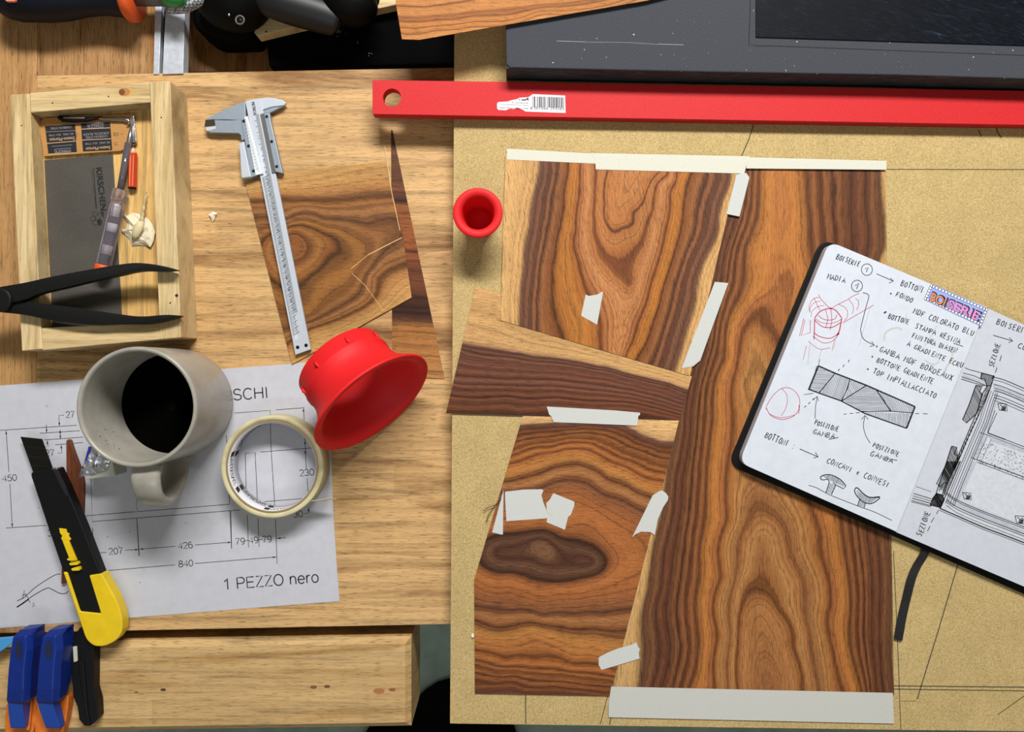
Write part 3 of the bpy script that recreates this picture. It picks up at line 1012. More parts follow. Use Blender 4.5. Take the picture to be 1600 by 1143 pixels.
sF = [(0, '5a3823'), (.10, '63402a'), (.20, '57351f'), (.24, '744a2c'), (.27, '472818'), (.285, '361f10'), (.30, '85532a'), (.47, '94582a'), (.485, '3e2210'), (.50, '8a5029'), (.56, '5a351d'), (.62, '6d4022'), (.68, '442717'), (.74, '3a2113'), (.77, '5f3f27'), (.79, 'a27239'), (1, 'b0804a')]
vF = veneer('veneer_sheet', [(611, 203), (613, 203), (695, 592), (613, 589)], .02, .45, None, veneer_mat('veneer_sliver', sF, 0.1, streak=.4, freq=50),
            'narrow dark wedge of veneer lying on the bench beside the medium brown offcut', step=3, field=lambda q: (np.array(q)[:, 1] - 205 - (np.array(q)[:, 0] - 640) * .06) / 385)

G = lambda t, p: (t, zc(600, 0, 3.636, p))
cG = [G(0, [(60, -60), (500, -110)]), G(.2, [(75, 35), (250, 38), (380, 20), (480, 5), (700, -40)]), G(.45, [(80, 95), (300, 90), (600, 65), (900, 30), (1100, 10)]), G(.55, [(85, 120), (400, 110), (700, 85), (1000, 40)]),
      G(.7, [(90, 155), (300, 150), (450, 130), (800, 95), (1000, 60), (1300, 20)]), G(.85, [(95, 185), (300, 165), (500, 150), (800, 115)]), G(1, [(100, 228), (200, 226), (900, 100), (1500, 0)])]
sG = [(0, 'b97e41'), (.17, 'b97d3e'), (.2, '6b421d'), (.23, 'b67a3b'), (.38, 'bb8041'), (.44, '8a5626'), (.5, 'a1682f'), (.55, '79491f'), (.6, 'b67a38'), (.68, 'b17437'), (.71, '704519'), (.74, 'b87c3b'), (.83, 'a86d31'), (.86, '7a4b20'), (.89, 'b87d3d'), (1, 'bd8444')]
vG = veneer('veneer_sheet', [(610, -45), (1190, -45), (1010, 1), (655, 62), (628, 61)], 51, .8, cG, veneer_mat('veneer_golden', sG, 0.0, streak=.25),
            'golden brown veneer sheet overhanging the dark panel at the top edge', flap=lambda x, y: max(0, (800 - x)) * .03)

# ================================================================== MASKING TAPE
TG = 'masking tape strips on the veneer'


def tape(pts, z, label, mat=M_tape_w, rag=0.0):
    if rag:
        out = []
        for i in range(len(pts)):
            a, b = pts[i], pts[(i + 1) % len(pts)]
            out.append(a)
            if (i + 1) % 2 == 0 and math.hypot(b[0] - a[0], b[1] - a[1]) < 70:
                for k in range(1, 6):
                    q = lerp(a, b, k / 6)
                    out.append((q[0] + R.uniform(-rag, rag), q[1] + R.uniform(-rag, rag)))
        pts = out
    o = plate('masking_tape', [pts], z, z + .12, mat)
    return tag(o, label, 'tape', TG)


tape([(792, 232), (930, 240), (931, 255.5), (792, 249)], 20.45, 'pale tape strip along the top left edge of the flame figured veneer', M_tape)
tape([(925, 239), (1172, 244), (1166, 259), (1163, 271), (931, 264.5), (930, 250)], 20.6, 'pale tape strip along the top middle, bridging both veneer sheets', M_tape)
tape([(1168, 245.5), (1385, 251), (1385, 265), (1166, 263)], 20.45, 'thin pale tape strip along the top right edge of the tall veneer', M_tape)
tape([(1151, 272), (1166, 270), (1171, 277), (1155.5, 338), (1135, 334)], 20.75, 'short pale tape piece joining two sheets below the top strip')
tape([(1117, 440), (1138, 442), (1094, 563), (1083, 572), (1065, 575)], 20.6, 'long slanted pale tape strip on the seam left of the notebook')
tape([(915, 460), (920, 462), (933, 460), (941.5, 455), (942, 458), (933, 507), (908, 493)], 20.45, 'small torn tape scrap alone on the flame figured veneer')
tape(zc(730, 630, 4.571, [(568, 22), (1060, 50), (1235, 66), (1235, 80), (1222, 90), (1215, 158), (617, 133), (600, 92), (585, 78)]), 19.85, 'horizontal pale tape strip below the dark striped veneer strip')
tape(zc(730, 630, 4.571, [(260, 615), (255, 935), (240, 935), (178, 920)]), 19.25, 'narrow tape sliver on the left edge of the knotted veneer')
tape(zc(730, 630, 4.571, [(270, 630), (400, 615), (530, 612), (545, 620), (530, 655), (545, 710), (570, 770), (610, 808), (565, 820), (280, 840), (272, 700)]), 19.25, 'square pale tape patch above the knot, left of another patch')
tape(zc(730, 630, 4.571, [(615, 640), (765, 700), (765, 730), (740, 795), (720, 810), (698, 902), (567, 848), (572, 810), (610, 808), (568, 770), (565, 712), (590, 685)]), 19.4, 'irregular torn tape patch above the knot, right of the square patch')
tape(zc(730, 630, 4.571, [(1375, 625), (1395, 622), (1420, 640), (1437, 665), (1433, 690), (1400, 740), (1360, 830), (1340, 940), (1310, 918), (1240, 915), (1200, 935), (1178, 955), (1325, 655)]), 19.4, 'slanted torn tape piece with notched lower end on the right seam')
tape(zc(730, 840, 4.234, [(870, 790), (925, 760), (1000, 730), (1090, 705), (1118, 690), (1128, 715), (1142, 735), (1135, 760), (1140, 798), (1000, 840), (888, 872), (870, 840)]), 19.3, 'short tape piece bridging the lower seam above the wide bottom strip')
tape([(955, 1072), (1395, 1082), (1397, 1130), (951, 1120), (951, 1098)], 19.2, 'wide grey white tape strip along the bottom edge of the tall veneer', tape_mat('wide_tape', 'c4c4bf', .12))

# ================================================================== PINE TRAY AND CONTENTS
tray = thing('pine_tray', 'shallow open tray of pine battens holding small tools, upper left on the bench', 'tray', W(160, 340, 0))
ZT = 35.0
plate('batten', [(15.5, 147.5), (46, 146), (66, 545), (34, 548)], 0, ZT, M_pine_v, tray, bevel=.7)
plate('batten', [(233.5, 128), (266, 126.5), (283, 527), (250, 530)], 0, ZT, M_pine_v, tray, bevel=.7)
plate('batten', [(46.5, 145), (233, 128.5), (234.5, 160), (48, 176)], 0, ZT - .15, M_pine, tray, bevel=.6)
plate('batten', [(65, 512), (249.5, 503), (250, 530), (66, 547)], 0, ZT - .15, M_pine, tray, bevel=.6)
plate('tray_bottom', [(47, 170), (235, 155), (250, 506), (63, 516)], 6, 19, M_pine_floor, tray, zref=ZT)
kn = [circ(194, 143.5, 11, 20, 7), circ(194, 143.5, 6.5, 16, 5)]
m_k1, m_k2 = plain('knot_ring', 'a87438', .6), plain('knot_core', '6b3c18', .6)
o = ink('knot', poly_geo([circ(197, 143, 13, 20, 7.5)], ZT - .10), plain('knot_halo', 'c0965a', .6), tray)
ink('knot_ring', poly_geo([circ(194.5, 143.5, 9, 20, 6.2)], ZT - .08), m_k1, o)
ink('knot_core', poly_geo([circ(190.5, 144, 4.6, 16, 5)], ZT - .06), m_k2, o)
for x, y, r in ((276, 461.5, 2.6), (33.5, 196, 1.2), (252, 183.5, 1.2), (82, 160.5, 1.2), (169.5, 150.5, 1.2), (266, 473, 1.4)):
    ink('nail_hole', poly_geo([circ(x, y, r, 12)], ZT + .02), M_print, tray)
ZF = 19.0

# scraper plate
scr = thing('cabinet_scraper', 'flat dark grey steel scraper plate with black printed lettering inside the pine tray', 'scraper', W(130, 380, ZF))
ks = NT('scraper_steel')
na = ks.noise(ks.coord((900, 900, 1)), 1, 3, .6)
nb = ks.noise(ks.coord((9, 14, 1)), 1, 3, .6)
cs = ks.mix(1.0, ks.ramp(na, [(.3, '47433e'), (.55, '524e48'), (.75, '625e57')]), ks.ramp(nb, [(.3, .72), (.65, 1.05)]), 'MULTIPLY')
ks.set(Base_Color=cs, Roughness=.5, Metallic=.15)
sp = plate('plate', [(69, 250), (176, 241), (191, 506), (82, 513)], ZF + .05, ZF + 1.0, ks.m, scr, bevel=.2)
zs = ZF + 1.05
flower = [[(148.5 + 4.2 * math.cos(a), 334 + 3.6 * math.sin(a)) for a in [i * .35 for i in range(19)]],
          [(145.5 + 4.2 * math.cos(a), 341.5 + 3.6 * math.sin(a)) for a in [i * .35 for i in range(19)]],
          [(149.5 + 4.2 * math.cos(a), 348 + 3.6 * math.sin(a)) for a in [i * .35 for i in range(19)]],
          [(159, 330), (152, 336), (158, 338), (152, 346)], [(147, 340), (156, 345)]]
ink('lettering', merge_geo(text_geo('KIRSCHEN', 149.5, 262, 9.0, 83.5, zs, width=67, bold=.9), text_geo('TWO CHERRIES BRAND', 142, 264, 2.8, 83.5, zs, width=62),
                           ribbon_geo([(1.0, [(146.5, 263), (150.5, 326)])] + [(.8, f) for f in flower], 1, zs),
                           poly_geo([[(152, 346), (157, 341), (160, 347), (157, 353), (153, 351)], [(157, 331), (162, 330), (162, 340), (159, 337)]], zs)), M_print, sp)

# blade packet
pk = thing('blade_packet', 'kraft brown packet with black printed panels at the far end of the pine tray', 'packet', W(130, 215, ZF))
m_kraft, m_blk = plain('kraft_paper', 'b07f45', .6, var=.12), plain('packet_black', '17151a', .55)
pz = ZF + 3.0
k0 = lambda p: zc(50, 165, 9.412, p)
pkb = plate('wrapper', [k0([(100, 240), (175, 180), (1480, 120), (1530, 560), (1300, 665), (170, 745)])], ZF + .05, pz, m_kraft, pk, bevel=.3)
for q in ([(190, 300), (635, 275), (660, 690), (240, 712)], [(718, 268), (1148, 240), (1180, 655), (750, 675)]):
    o = plate('printed_panel', [k0(q)], pz, pz + .05, m_blk, pk)
gold = plain('packet_gold_print', 'c9a67a', .6)
grey = plain('packet_grey_print', '8b8790', .6)
zt = pz + .1
T = lambda s, x, y, h, w, a=176: text_geo(s, 50 + x / 9.412, 165 + y / 9.412, h, a, zt, width=w)
ink('gold_print', merge_geo(T('Swann-Morton', 625, 455, 5.2, 39), T('Swann-Morton', 1150, 590, 5.2, 38),
                            ribbon_geo([(.9, k0(q)) for q in ([(215, 555), (650, 520)], [(720, 345), (1150, 325)], [(735, 505), (1165, 485)], [(240, 712), (660, 690)])], 1, zt)), gold, pk)
ink('grey_print', merge_geo(T('SURGICAL BLADE', 1130, 385, 3.4, 40), T('CARBON STEEL', 1110, 430, 3.4, 35), T('BS 2982  ISO 7740', 1140, 525, 2.8, 38), T('STERILE R', 1045, 268, 3.6, 24),
                            T('BS 2982  ISO 7740', 605, 400, 2.8, 38), T('CARBON STEEL', 575, 300, 3.4, 33), T('STERILE R', 565, 640, 3.6, 24),
                            ribbon_geo([(.6, k0(q)) for q in ([(205, 385), (640, 365)], [(815, 270), (1050, 255), (1055, 315), (820, 330), (815, 270)], [(330, 640), (570, 620), (575, 675), (335, 695), (330, 640)], [(290, 600), (590, 575)])], 1, zt)), grey, pk)
ink('size_print', text_geo('15C', 50 + 655 / 9.412, 165 + 480 / 9.412, 5.5, -84, zt, width=9), M_print, pk)
ink('symbol_print', merge_geo(text_geo('CE', 50 + 1270 / 9.412, 165 + 395 / 9.412, 5, 176, zt, width=8),
                            text_geo('-', 50 + 1330 / 9.412, 165 + 400 / 9.412, 6, 176, zt), ribbon_geo([(.6, circ(50 + 1235 / 9.412, 165 + 560 / 9.412, 2.4, 10)), (.6, k0([(1195, 240), (1250, 235)]))], 1, zt)), M_print, pk)

# slim scriber with hooked silver end
sc_ = thing('hook_scriber', 'slim black handled scriber with bent silver hook lying on the blade packet', 'scriber', W(140, 186, pz))
tube('handle', [W(92, 183, pz + 2), W(98, 186.5, pz + 2.4), W(115, 187.5, pz + 2.6), W(135, 187, pz + 2.4), W(158, 183.5, pz + 2)], [.0016, .0022, .0022, .002, .001], M_black, sc_)
ink('handle_stripe', ribbon_geo([(1.6, [(99, 184.2), (132, 184)])], 1, pz + 4.9), plain('stripe_beige', '9b8d82', .6), sc_)
tube('hook', [W(148, 184, pz + 2.2), W(165, 186.5, pz + 2), W(180, 186.5, pz + 2), W(193, 186.5, pz + 2.2), W(201, 188.5, pz + 2.5), W(202.5, 192, pz + 2.5), W(197.5, 195.5, pz + 2)], [.0006, .0013, .0014, .0014, .0016, .0012, .0004], M_chrome, sc_)

# silver clip strip
cl = plate('metal_clip', [(204.5, 179), (208.5, 178), (213, 221), (206.5, 223), (205.5, 205)], ZF + 4.5, ZF + 5.4, plain('crumpled_foil', 'b9bcbf', .25, .8, var=.35, vscale=500, bump=.9), bevel=.2)
tag(cl, 'narrow silver metal clip above the red pencil stub', 'clip')

# pencil stub
pc = thing('pencil_stub', 'short red pencil stub with sharpened tip inside the pine tray', 'pencil', W(208, 265, ZF))
a, b = W(207.8, 240, ZF + 3.6), W(206.8, 293, ZF + 3.6)
m_pen = plain('pencil_red', 'bf3a1c', .4)
rr = .0039
loft('shaft', tube_geo([a, b], [rr, rr], 6), m_pen, pc, smooth=False, bevel=.2)
loft('cone', tube_geo([W(208.1, 230, ZF + 3.6), lerp(W(208.1, 230, ZF + 3.6), a, .3) and W(208, 234, ZF + 3.6), a], [.0006, .0019, .0036], 12), plain('pencil_cedar', 'd9a784', .6), pc)
loft('lead', tube_geo([W(208.2, 222, ZF + 3.6), W(208.1, 231, ZF + 3.6)], [.0005, .0009], 8), M_steel_d, pc)
loft('cut_end', tube_geo([W(206.82, 292.7, ZF + 3.6), W(206.75, 294.5, ZF + 3.6)], [.0037, .0036], 6), M_black, pc, smooth=False)
ink('edge_lines', ribbon_geo([(.8, [(203.8, 243), (202.3, 290)]), (.9, [(208.7, 243), (207.2, 290)])], 1, ZF + 7.1), plain('pencil_gold', 'd8a06a', .5), pc)

# mains tester screwdriver, clear handle
ts = thing('voltage_tester', 'voltage tester screwdriver with clear handle and orange cap inside the pine tray', 'screwdriver', W(180, 320, ZF))
kc = NT('clear_plastic')
kc.set(Base_Color='dcd3e2', Roughness=.08, IOR=1.45, Transmission_Weight=.92)
zt2 = ZF + 8.5
tip, neck, mid, end = W(205, 205, ZF + 6), W(188.5, 296, zt2), W(178, 350, zt2), W(162.5, 414, zt2)
tube('shaft', [W(206, 196, ZF + 6), W(203, 215, ZF + 6.5), neck], [.0012, .0021, .0023], plain('shaft_steel', '8f8a88', .3, .8), ts)
tube('shaft_sleeve', [W(200.5, 224, ZF + 7), neck], [.0029, .0029], kc.m, ts)


def ax(p, q, t):
    return p + (q - p) * t


seg = lambda t0, t1: [ax(neck, end, t0), ax(neck, end, t1)]
loft('handle', tube_geo([ax(neck, end, t) for t in (0, .015, .15, .17, .2, .22, .97, 1.0)], [.0052, .0066, .0066, .0058, .0058, .0062, .0068, .0066], 8), kc.m, ts, smooth=False, bevel=.4)
tube('neon_bulb', seg(.2, .36), .0022, plain('bulb_white', 'dcdad6', .3), ts)
tube('contact', seg(.45, .56), .0028, plain('contact_white', 'e0ddda', .4), ts)
tube('resistor', seg(.74, .86), .0030, plain('resistor_grey', 'b9b6b4', .4), ts)
hel = []
for i in range(90):
    t = i / 89
    c = ax(neck, end, .87 + .11 * t)
    d = (end - neck).normalized()
    s = d.cross(Vector((0, 0, 1)))
    hel.append(c + s * .0022 * math.cos(i * .62) + Vector((0, 0, 1)) * .0022 * math.sin(i * .62))
tube('spring', hel, .00035, M_steel_d, ts, n=6)
loft('end_cap', tube_geo([ax(neck, end, 1.0), ax(neck, end, 1.02), ax(neck, end, 1.10), ax(neck, end, 1.13)], [.0066, .0072, .0070, .0058], 16), M_orange, ts)

# crumpled scrap
rc = random.Random(11)
outl = [(192, 333), (198, 337), (208, 332), (217, 334), (224, 337), (231, 341), (238, 350), (242.5, 362), (240, 376), (235, 386), (228, 384), (218, 383), (206, 384.5), (203, 374), (197, 367), (191, 361), (190, 357), (197, 358), (199, 348)]
cen = (216, 360)
rings = []
for q in range(6):
    f = q / 5
    rings.append([W(*lerp(p, cen, f), ZF + .8 + (3.2 * math.sin(f * 2.6) + rc.uniform(-.9, .9)) * (1 if q else .25) + (1.8 if p[0] > 230 or p[0] < 195 else 0) * (1 - f)) for p in outl])
peel = thing('paper_scrap', 'crumpled cream scrap with twisted tail inside the pine tray', 'scrap', W(216, 360, ZF))
m_peel = plain('cream_scrap', 'd8ccae', .7, var=.15, vscale=200, bump=.3)
o = loft('crumple', rings, m_peel, peel, smooth=False)
o.modifiers.new('Solidify', 'SOLIDIFY').thickness = .0004
loft('fold', tube_geo([W(207, 376, ZF + 4), W(212, 366, ZF + 6), W(217, 354, ZF + 6.5), W(222, 345, ZF + 5)], [.0008, .0038, .0042, .002], 10, .5), plain('cream_fold', 'cdbd92', .7, var=.15, vscale=200), peel)
tw = [W(221 + 3 * (i / 20) * 2.6, 346 - i * 2.4, ZF + 4.5 + math.sin(i) * .4) for i in range(21)]
loft('twisted_tail', tube_geo(tw, [.0021 - .0016 * i / 20 + .0004 * math.sin(i * 1.7) for i in range(21)], 8, .7), plain('cream_tail', 'b9a67c', .75, var=.2), peel)

# black pincers lying across the tray
pn = thing('pincers', 'black iron pincers lying open across the near end of the pine tray', 'pincers', W(140, 470, ZT))
up_o = spline([(-40, 458), (-5, 449), (40, 441), (80, 432), (150, 419), (190, 412.5), (212, 410.5), (235, 412), (258, 416), (275, 420.5)], 4) + spline([(275, 421.5), (255, 423), (225, 422.5), (205, 425), (188, 429), (150, 437), (100, 449), (62, 458), (30, 470), (-40, 480)], 4)
lo_o = spline([(-40, 462), (-5, 470), (38, 471), (80, 475.5), (130, 482), (190, 491), (222, 494), (258, 491.5), (281, 492.5)], 4) + spline([(281, 494), (262, 499.5), (232, 505.5), (190, 506), (140, 507), (80, 500), (40, 492), (0, 487.5), (-40, 484)], 4)
plate('arm', [lo_o], ZT + .05, ZT + 8.5, M_blackiron, pn, bevel=2.2, segs=3, smooth=True)
plate('arm', [up_o], ZT + 3, ZT + 11.5, M_blackiron, pn, bevel=2.2, segs=3, smooth=True)
plate('pivot', [circ(-2, 468, 19, 28)], ZT + .05, ZT + 13.5, M_blackiron, pn, bevel=1.5, segs=3)

# ================================================================== CALIPER
cal = thing('vernier_caliper', 'silver vernier caliper lying on the bench and the brown veneer offcut', 'caliper', W(425, 350, 1.5))
z0 = 1.55
plate('beam', [(383, 157.5), (407, 153), (485.3, 545.5), (461.5, 554)], z0 + 1.2, z0 + 4.6, M_satin, cal, bevel=.25)
gro = plain('caliper_groove', '8a9098', .5, .2)
plate('measuring_face', [(403, 230), (407, 229), (466, 530), (461, 531)], z0 + 4.6, z0 + 4.68, plain('caliper_scale_light', 'c4cad3', .5, .05), cal)
plate('fixed_jaw', [(383, 158.5), (375, 160.5), (350, 171), (326, 183), (321, 188), (335, 186.8), (352, 186.6), (365, 187.4), (384, 186)], z0, z0 + 4.9, M_steel, cal, bevel=.5)
plate('fixed_jaw', [(406.5, 153.2), (416, 151.8), (430, 153), (441, 156), (447.5, 160.5), (444, 164.5), (424, 167), (409.5, 172)], z0 + 1, z0 + 4.0, M_satin, cal, bevel=.6)
plate('sliding_jaw', [(335, 187.3), (365, 187.8), (377, 185), (384, 182.5), (392, 214), (377, 219.5), (376, 211), (372.5, 208), (350, 207.5), (328, 207), (323, 204), (319.3, 198.5), (321, 188.6)], z0, z0 + 5.0, M_steel, cal, bevel=.5)
plate('jaw_face', [(321, 187.2), (335, 186), (336.6, 196), (319.4, 198)], z0 + 5.0, z0 + 5.15, plain('jaw_face_brown_reflection', '4d4436', .35, .6), cal)  # brown reflection on the steel bevel, painted as its colour
plate('jaw_face', [(320.5, 199.2), (337, 197), (337.6, 201), (323.5, 204.5)], z0 + 5.0, z0 + 5.15, plain('jaw_face_bright', 'd5dade', .3, .4), cal)
plate('sliding_jaw', [(410, 173), (424, 167.8), (444, 165.5), (437, 168.5), (428, 173), (421, 176.5), (411, 178)], z0 + 1, z0 + 4.0, M_steel, cal, bevel=.5)
plate('slider', [(376, 184.8), (384.5, 182), (401, 274), (392.5, 277)], z0 + .2, z0 + 6.2, M_steel, cal, bevel=.4)
plate('slider', [(412, 177), (421, 176), (422.5, 188), (441.5, 270.5), (430, 268)], z0 + .2, z0 + 6.2, M_steel, cal, bevel=.5)
plate('slider_groove', [(406.5, 178.5), (412, 177), (430.3, 269.5), (425, 270.5)], z0 + 2, z0 + 5.4, plain('slider_recess', '5c5a57', .5, .3), cal)
plate('vernier_scale', [(381.6, 182.6), (386.5, 181), (411, 271), (399.5, 273.5)], z0 + 4.8, z0 + 6.4, plain('vernier_white', 'd0d5da', .5), cal, bevel=.2)
plate('thumb_rest', [(372, 224), (381, 220), (392.5, 276.5), (377, 278.5), (375.5, 262), (374.5, 240)], z0 + .2, z0 + 7.0, M_satin, cal, bevel=1.0, segs=3)
for x, y in ((380.7, 189), (388.2, 228), (396, 267), (416.6, 182), (424.3, 221), (432.3, 260)):
    plate('screw', [circ(x, y, 2.4, 14)], z0 + 6.0, z0 + 6.35, M_black, cal)
for x, y in ((465, 542.3), (478.2, 539.2)):
    plate('rivet', [circ(x, y, 2.8, 14)], z0 + 4.5, z0 + 4.75, M_black, cal)
tk = []
bl, br = ((385, 167), (461.5, 554)), ((407, 153), (485.3, 545.5))
dv = Vector((78, 397)).normalized()
nv = Vector((dv.y, -dv.x))
for i in range(142):
    p = Vector((408.2, 277)) + dv * (i * 1.78) + nv * 1.5
    ln = 8 if i % 5 else 11
    tk.append((.55, [tuple(p + dv * 1.5), tuple(p + nv * ln - dv * 2)]))
for i in range(170):
    p = Vector((405.5, 178)) + dv * (i * 1.86) - nv * 1.2
    if p.y > 487:
        break
    ln = 5.5 if i % 5 else 8.5
    tk.append((.6, [tuple(p), tuple(p - nv * ln)]))
zk = z0 + 4.75
g = ribbon_geo(tk, .5, zk)
for i in range(1, 16):
    p = Vector((398, 196)) + dv * (i * 18.6)
    if p.y < 480:
        g = merge_geo(g, text_geo(str(i), p.x + 1, p.y - 2, 3.6, 78.9, zk))
g = merge_geo(g, text_geo('METRICA', 392.5, 159.5, 4.6, 79, zk, width=20, bold=.3))
tv = []
for i in range(34):
    p = Vector((384.8, 186)) + Vector((22, 87)).normalized() * (i * 2.5)
    tv.append((.5, [(p.x, p.y), (p.x - (5 if i % 2 == 0 else 3), p.y + 1)]))
g = merge_geo(g, ribbon_geo(tv, .5, z0 + 6.45))
ink('engraving', g, plain('caliper_engraving', '3b4045', .8), cal)

# shaving on the bench
sh = [[W(x, y, .1 + h) for x, y, h in r] for r in ([(326, 336, 0), (333, 331, 1.5), (339, 333, 1)], [(330, 339, 2.5), (333, 335, 3.2), (338, 335, 2)], [(332, 347, 0), (335, 342, 1.5), (336, 337, 1)])]
vs_, fs_ = loft_geo(sh, False, False)
o = link_mesh('wood_shaving', raw('wood_shaving', vs_, fs_), plain('pale_shaving', 'e2d8c2', .7))
o.modifiers.new('Solidify', 'SOLIDIFY').thickness = .0005
tag(o, 'tiny curled pale shaving on the bench between pine tray and caliper', 'shaving')
o = plate('wood_crumb', [circ(738.5, 993, 2.5, 9, 3.5)], 18.02, 20, plain('pale_shaving', 'e2d8c2', .7), bevel=.5)
tag(o, 'tiny pale crumb on the fibreboard left of the knotted veneer', 'crumb')
o = link_mesh('dark_thread', raw('dark_thread', *loft_geo(tube_geo([W(*p, 20.6) for p in spline([(755, 798), (764, 792), (775, 788), (783, 778)], 5)], .0003, 6))), plain('thread_brown', '2e2018', .7), smooth=True)
tag(o, 'short forked dark thread on the left edge of the knotted veneer', 'thread')
tube('thread_branch', [W(*p, 20.4) for p in spline([(760, 816), (763, 805), (768, 797), (776, 786)], 5)], .0003, plain('thread_brown', '2e2018', .7), o, n=6)

# ================================================================== RED FUNNEL PIECES
# small one stands upright
rim = W(746.5, 332, 58)
base = Vector((rim.x, rim.y, Z0 + .018))
s58 = (HC - .058) / FPX
R1, R2 = 39.0 * s58, 26.0 * s58
prof = [(.0118, .0005), (.0125, 0), (.0135, .001), (.0142, .026), (.0150, .030), (R1 - .0012, .0365), (R1, .0378), (R1, .0392), (R1 - .0008, .040), (R2 + .0030, .040), (R2, .0385), (R2 * .96, .034), (.0118, .018), (.0102, .004), (.0095, .002), (0, .002)]
o = lathe('red_funnel', [(0, 0)] + prof[1:], Matrix.Translation(base), M_print3d, n=64)
tag(o, 'small upright red plastic funnel with wide rim standing on the edge of the fibreboard', 'funnel')

# large one lies tilted, mouth towards the lower right
el = math.radians(20)
hd = Vector((.676, -.736, 0)).normalized()
axis = hd * math.cos(el) + Vector((0, 0, 1)) * math.sin(el)
RF, RB, LB = .0555, .0392, .051
cf = W(584, 631, RF * 1000 * math.cos(el) + 2.2)
zx = axis
xx = Vector((0, 0, 1)).cross(zx).normalized()
yx = zx.cross(xx)
Mf = Matrix(((xx.x, yx.x, zx.x, cf.x), (xx.y, yx.y, zx.y, cf.y), (xx.z, yx.z, zx.z, cf.z), (0, 0, 0, 1)))
wl = .0022
prof = [(RB - .003, -LB), (RB - .0008, -LB), (RB, -LB + .0008), (RB + .0003, -LB + .012), (RB + .0012, -LB + .013), (RB + .0012, -LB + .016), (RB + .0002, -LB + .0175),
        (RB + .0008, -LB + .026), (RB + .0028, -.019), (RB + .0062, -.0125), (RF - .005, -.006), (RF - .0012, -.0032), (RF, -.0018), (RF, -.0005), (RF - .0008, 0), (RF - .004, 0), (RF - .0075, -.002),
        (RB + .006, -.009), (RB + .001, -.016), (RB - .0018, -.024), (RB - .003, -.03)]
big = thing('red_funnel', 'large red plastic funnel collar lying on its side beside the tape roll', 'funnel', W(560, 620, 0))
lathe('collar', prof, Mf, M_print3d, big, n=80, closed=True)
for k in range(8):
    a = math.radians(45 * k + 12)
    p0 = Mf @ Vector(((RB + .0006) * math.cos(a), (RB + .0006) * math.sin(a), -LB + .0055))
    p1 = Mf @ Vector(((RB + .0014) * math.cos(a), (RB + .0014) * math.sin(a), -LB + .010))
    p2 = Mf @ Vector(((RB + .0004) * math.cos(a), (RB + .0004) * math.sin(a), -LB + .0145))
    tube('grip_rib', [p0, p1, p2], [.0004, .0015, .0004], M_print3d, big, n=8)

# ================================================================== MUG
mz = .45
mb = W(213, 636, 87)
mc = Vector((mb.x, mb.y, Z0 + mz / 1000))
mug = thing('mug', 'pale grey mug of black coffee standing on the printed drawing', 'mug', mc)
km = NT('mug_glaze')
nm_ = km.noise(km.coord(), 60, 3, .6)
km.set(Base_Color=km.ramp(nm_, [(.3, '8d8980'), (.6, '98948a')]), Roughness=.28)
km.b.inputs['Specular IOR Level'].default_value = .5
MR = 95.0 * (HC - .087) / FPX
Mm = Matrix.Translation(mc)
hh = .0866
prof = [(0, .002), (MR - .006, .002), (MR - .0045, 0), (MR - .003, .0004), (MR - .0008, .004), (MR, .012), (MR, hh - .003), (MR - .0004, hh - .001), (MR - .0016, hh), (MR - .0032, hh - .0006), (MR - .0042, hh - .003),
        (MR - .0045, .018), (MR - .007, .009), (MR - .014, .006), (0, .006)]
lathe('cup', prof, Mm, km.m, mug, n=96)
zcf = .022
lathe('coffee', [(MR - .0047, zcf), (MR - .0055, zcf - .0003), (0, zcf - .0003)], Mm, plain('black_coffee', '020101', .35, var=0, spec=.04), mug, n=96)
hp = spline([(0, MR - .002, .074), (0, MR + .010, .0765), (0, MR + .024, .070), (0, MR + .0315, .054), (0, MR + .029, .037), (0, MR + .018, .0245), (0, MR + .006, .0185), (0, MR - .002, .017)], 5)
rings = []
for i, p in enumerate(hp):
    a = Vector(hp[max(i - 1, 0)])
    b = Vector(hp[min(i + 1, len(hp) - 1)])
    d = (b - a).normalized()
    nn = Vector((0, -d.z, d.y))
    wv_, tk_ = .0105 + .0015 * abs(i / (len(hp) - 1) - .5) * 2, .0042
    ring = []
    for k in range(16):
        an = 2 * math.pi * k / 16
        cx_, sy_ = math.cos(an), math.sin(an)
        sx_ = math.copysign(abs(cx_) ** .7, cx_) * wv_
        sy_ = math.copysign(abs(sy_) ** .7, sy_) * tk_
        q = Vector(p) + Vector((1, 0, 0)) * sx_ + nn * sy_
        ring.append(Mm @ Vector((q.x + .003, -q.y, q.z)))
    rings.append(ring)
loft('handle', rings, km.m, mug)
sp_ = random.Random(4)
fl = ([], [])
for i in range(26):
    a = math.radians(200 + sp_.gauss(18, 10))
    zz = hh - .014 - abs(sp_.gauss(0, .012))
    r = MR - .00445
    c = Mm @ Vector((r * math.cos(a), r * math.sin(a), zz))
    t1 = Vector((-math.sin(a), math.cos(a), 0))
    s = sp_.uniform(.0002, .0006)
    fl = merge_geo(fl, ([c + t1 * s, c + Vector((0, 0, s * 1.4)), c - t1 * s, c - Vector((0, 0, s * 1.4))], [(0, 1, 2, 3)]))
link_mesh('coffee_specks', raw('coffee_specks', *fl), plain('coffee_brown', '2a1c10', .6), mug)['kind'] = 'stuff'

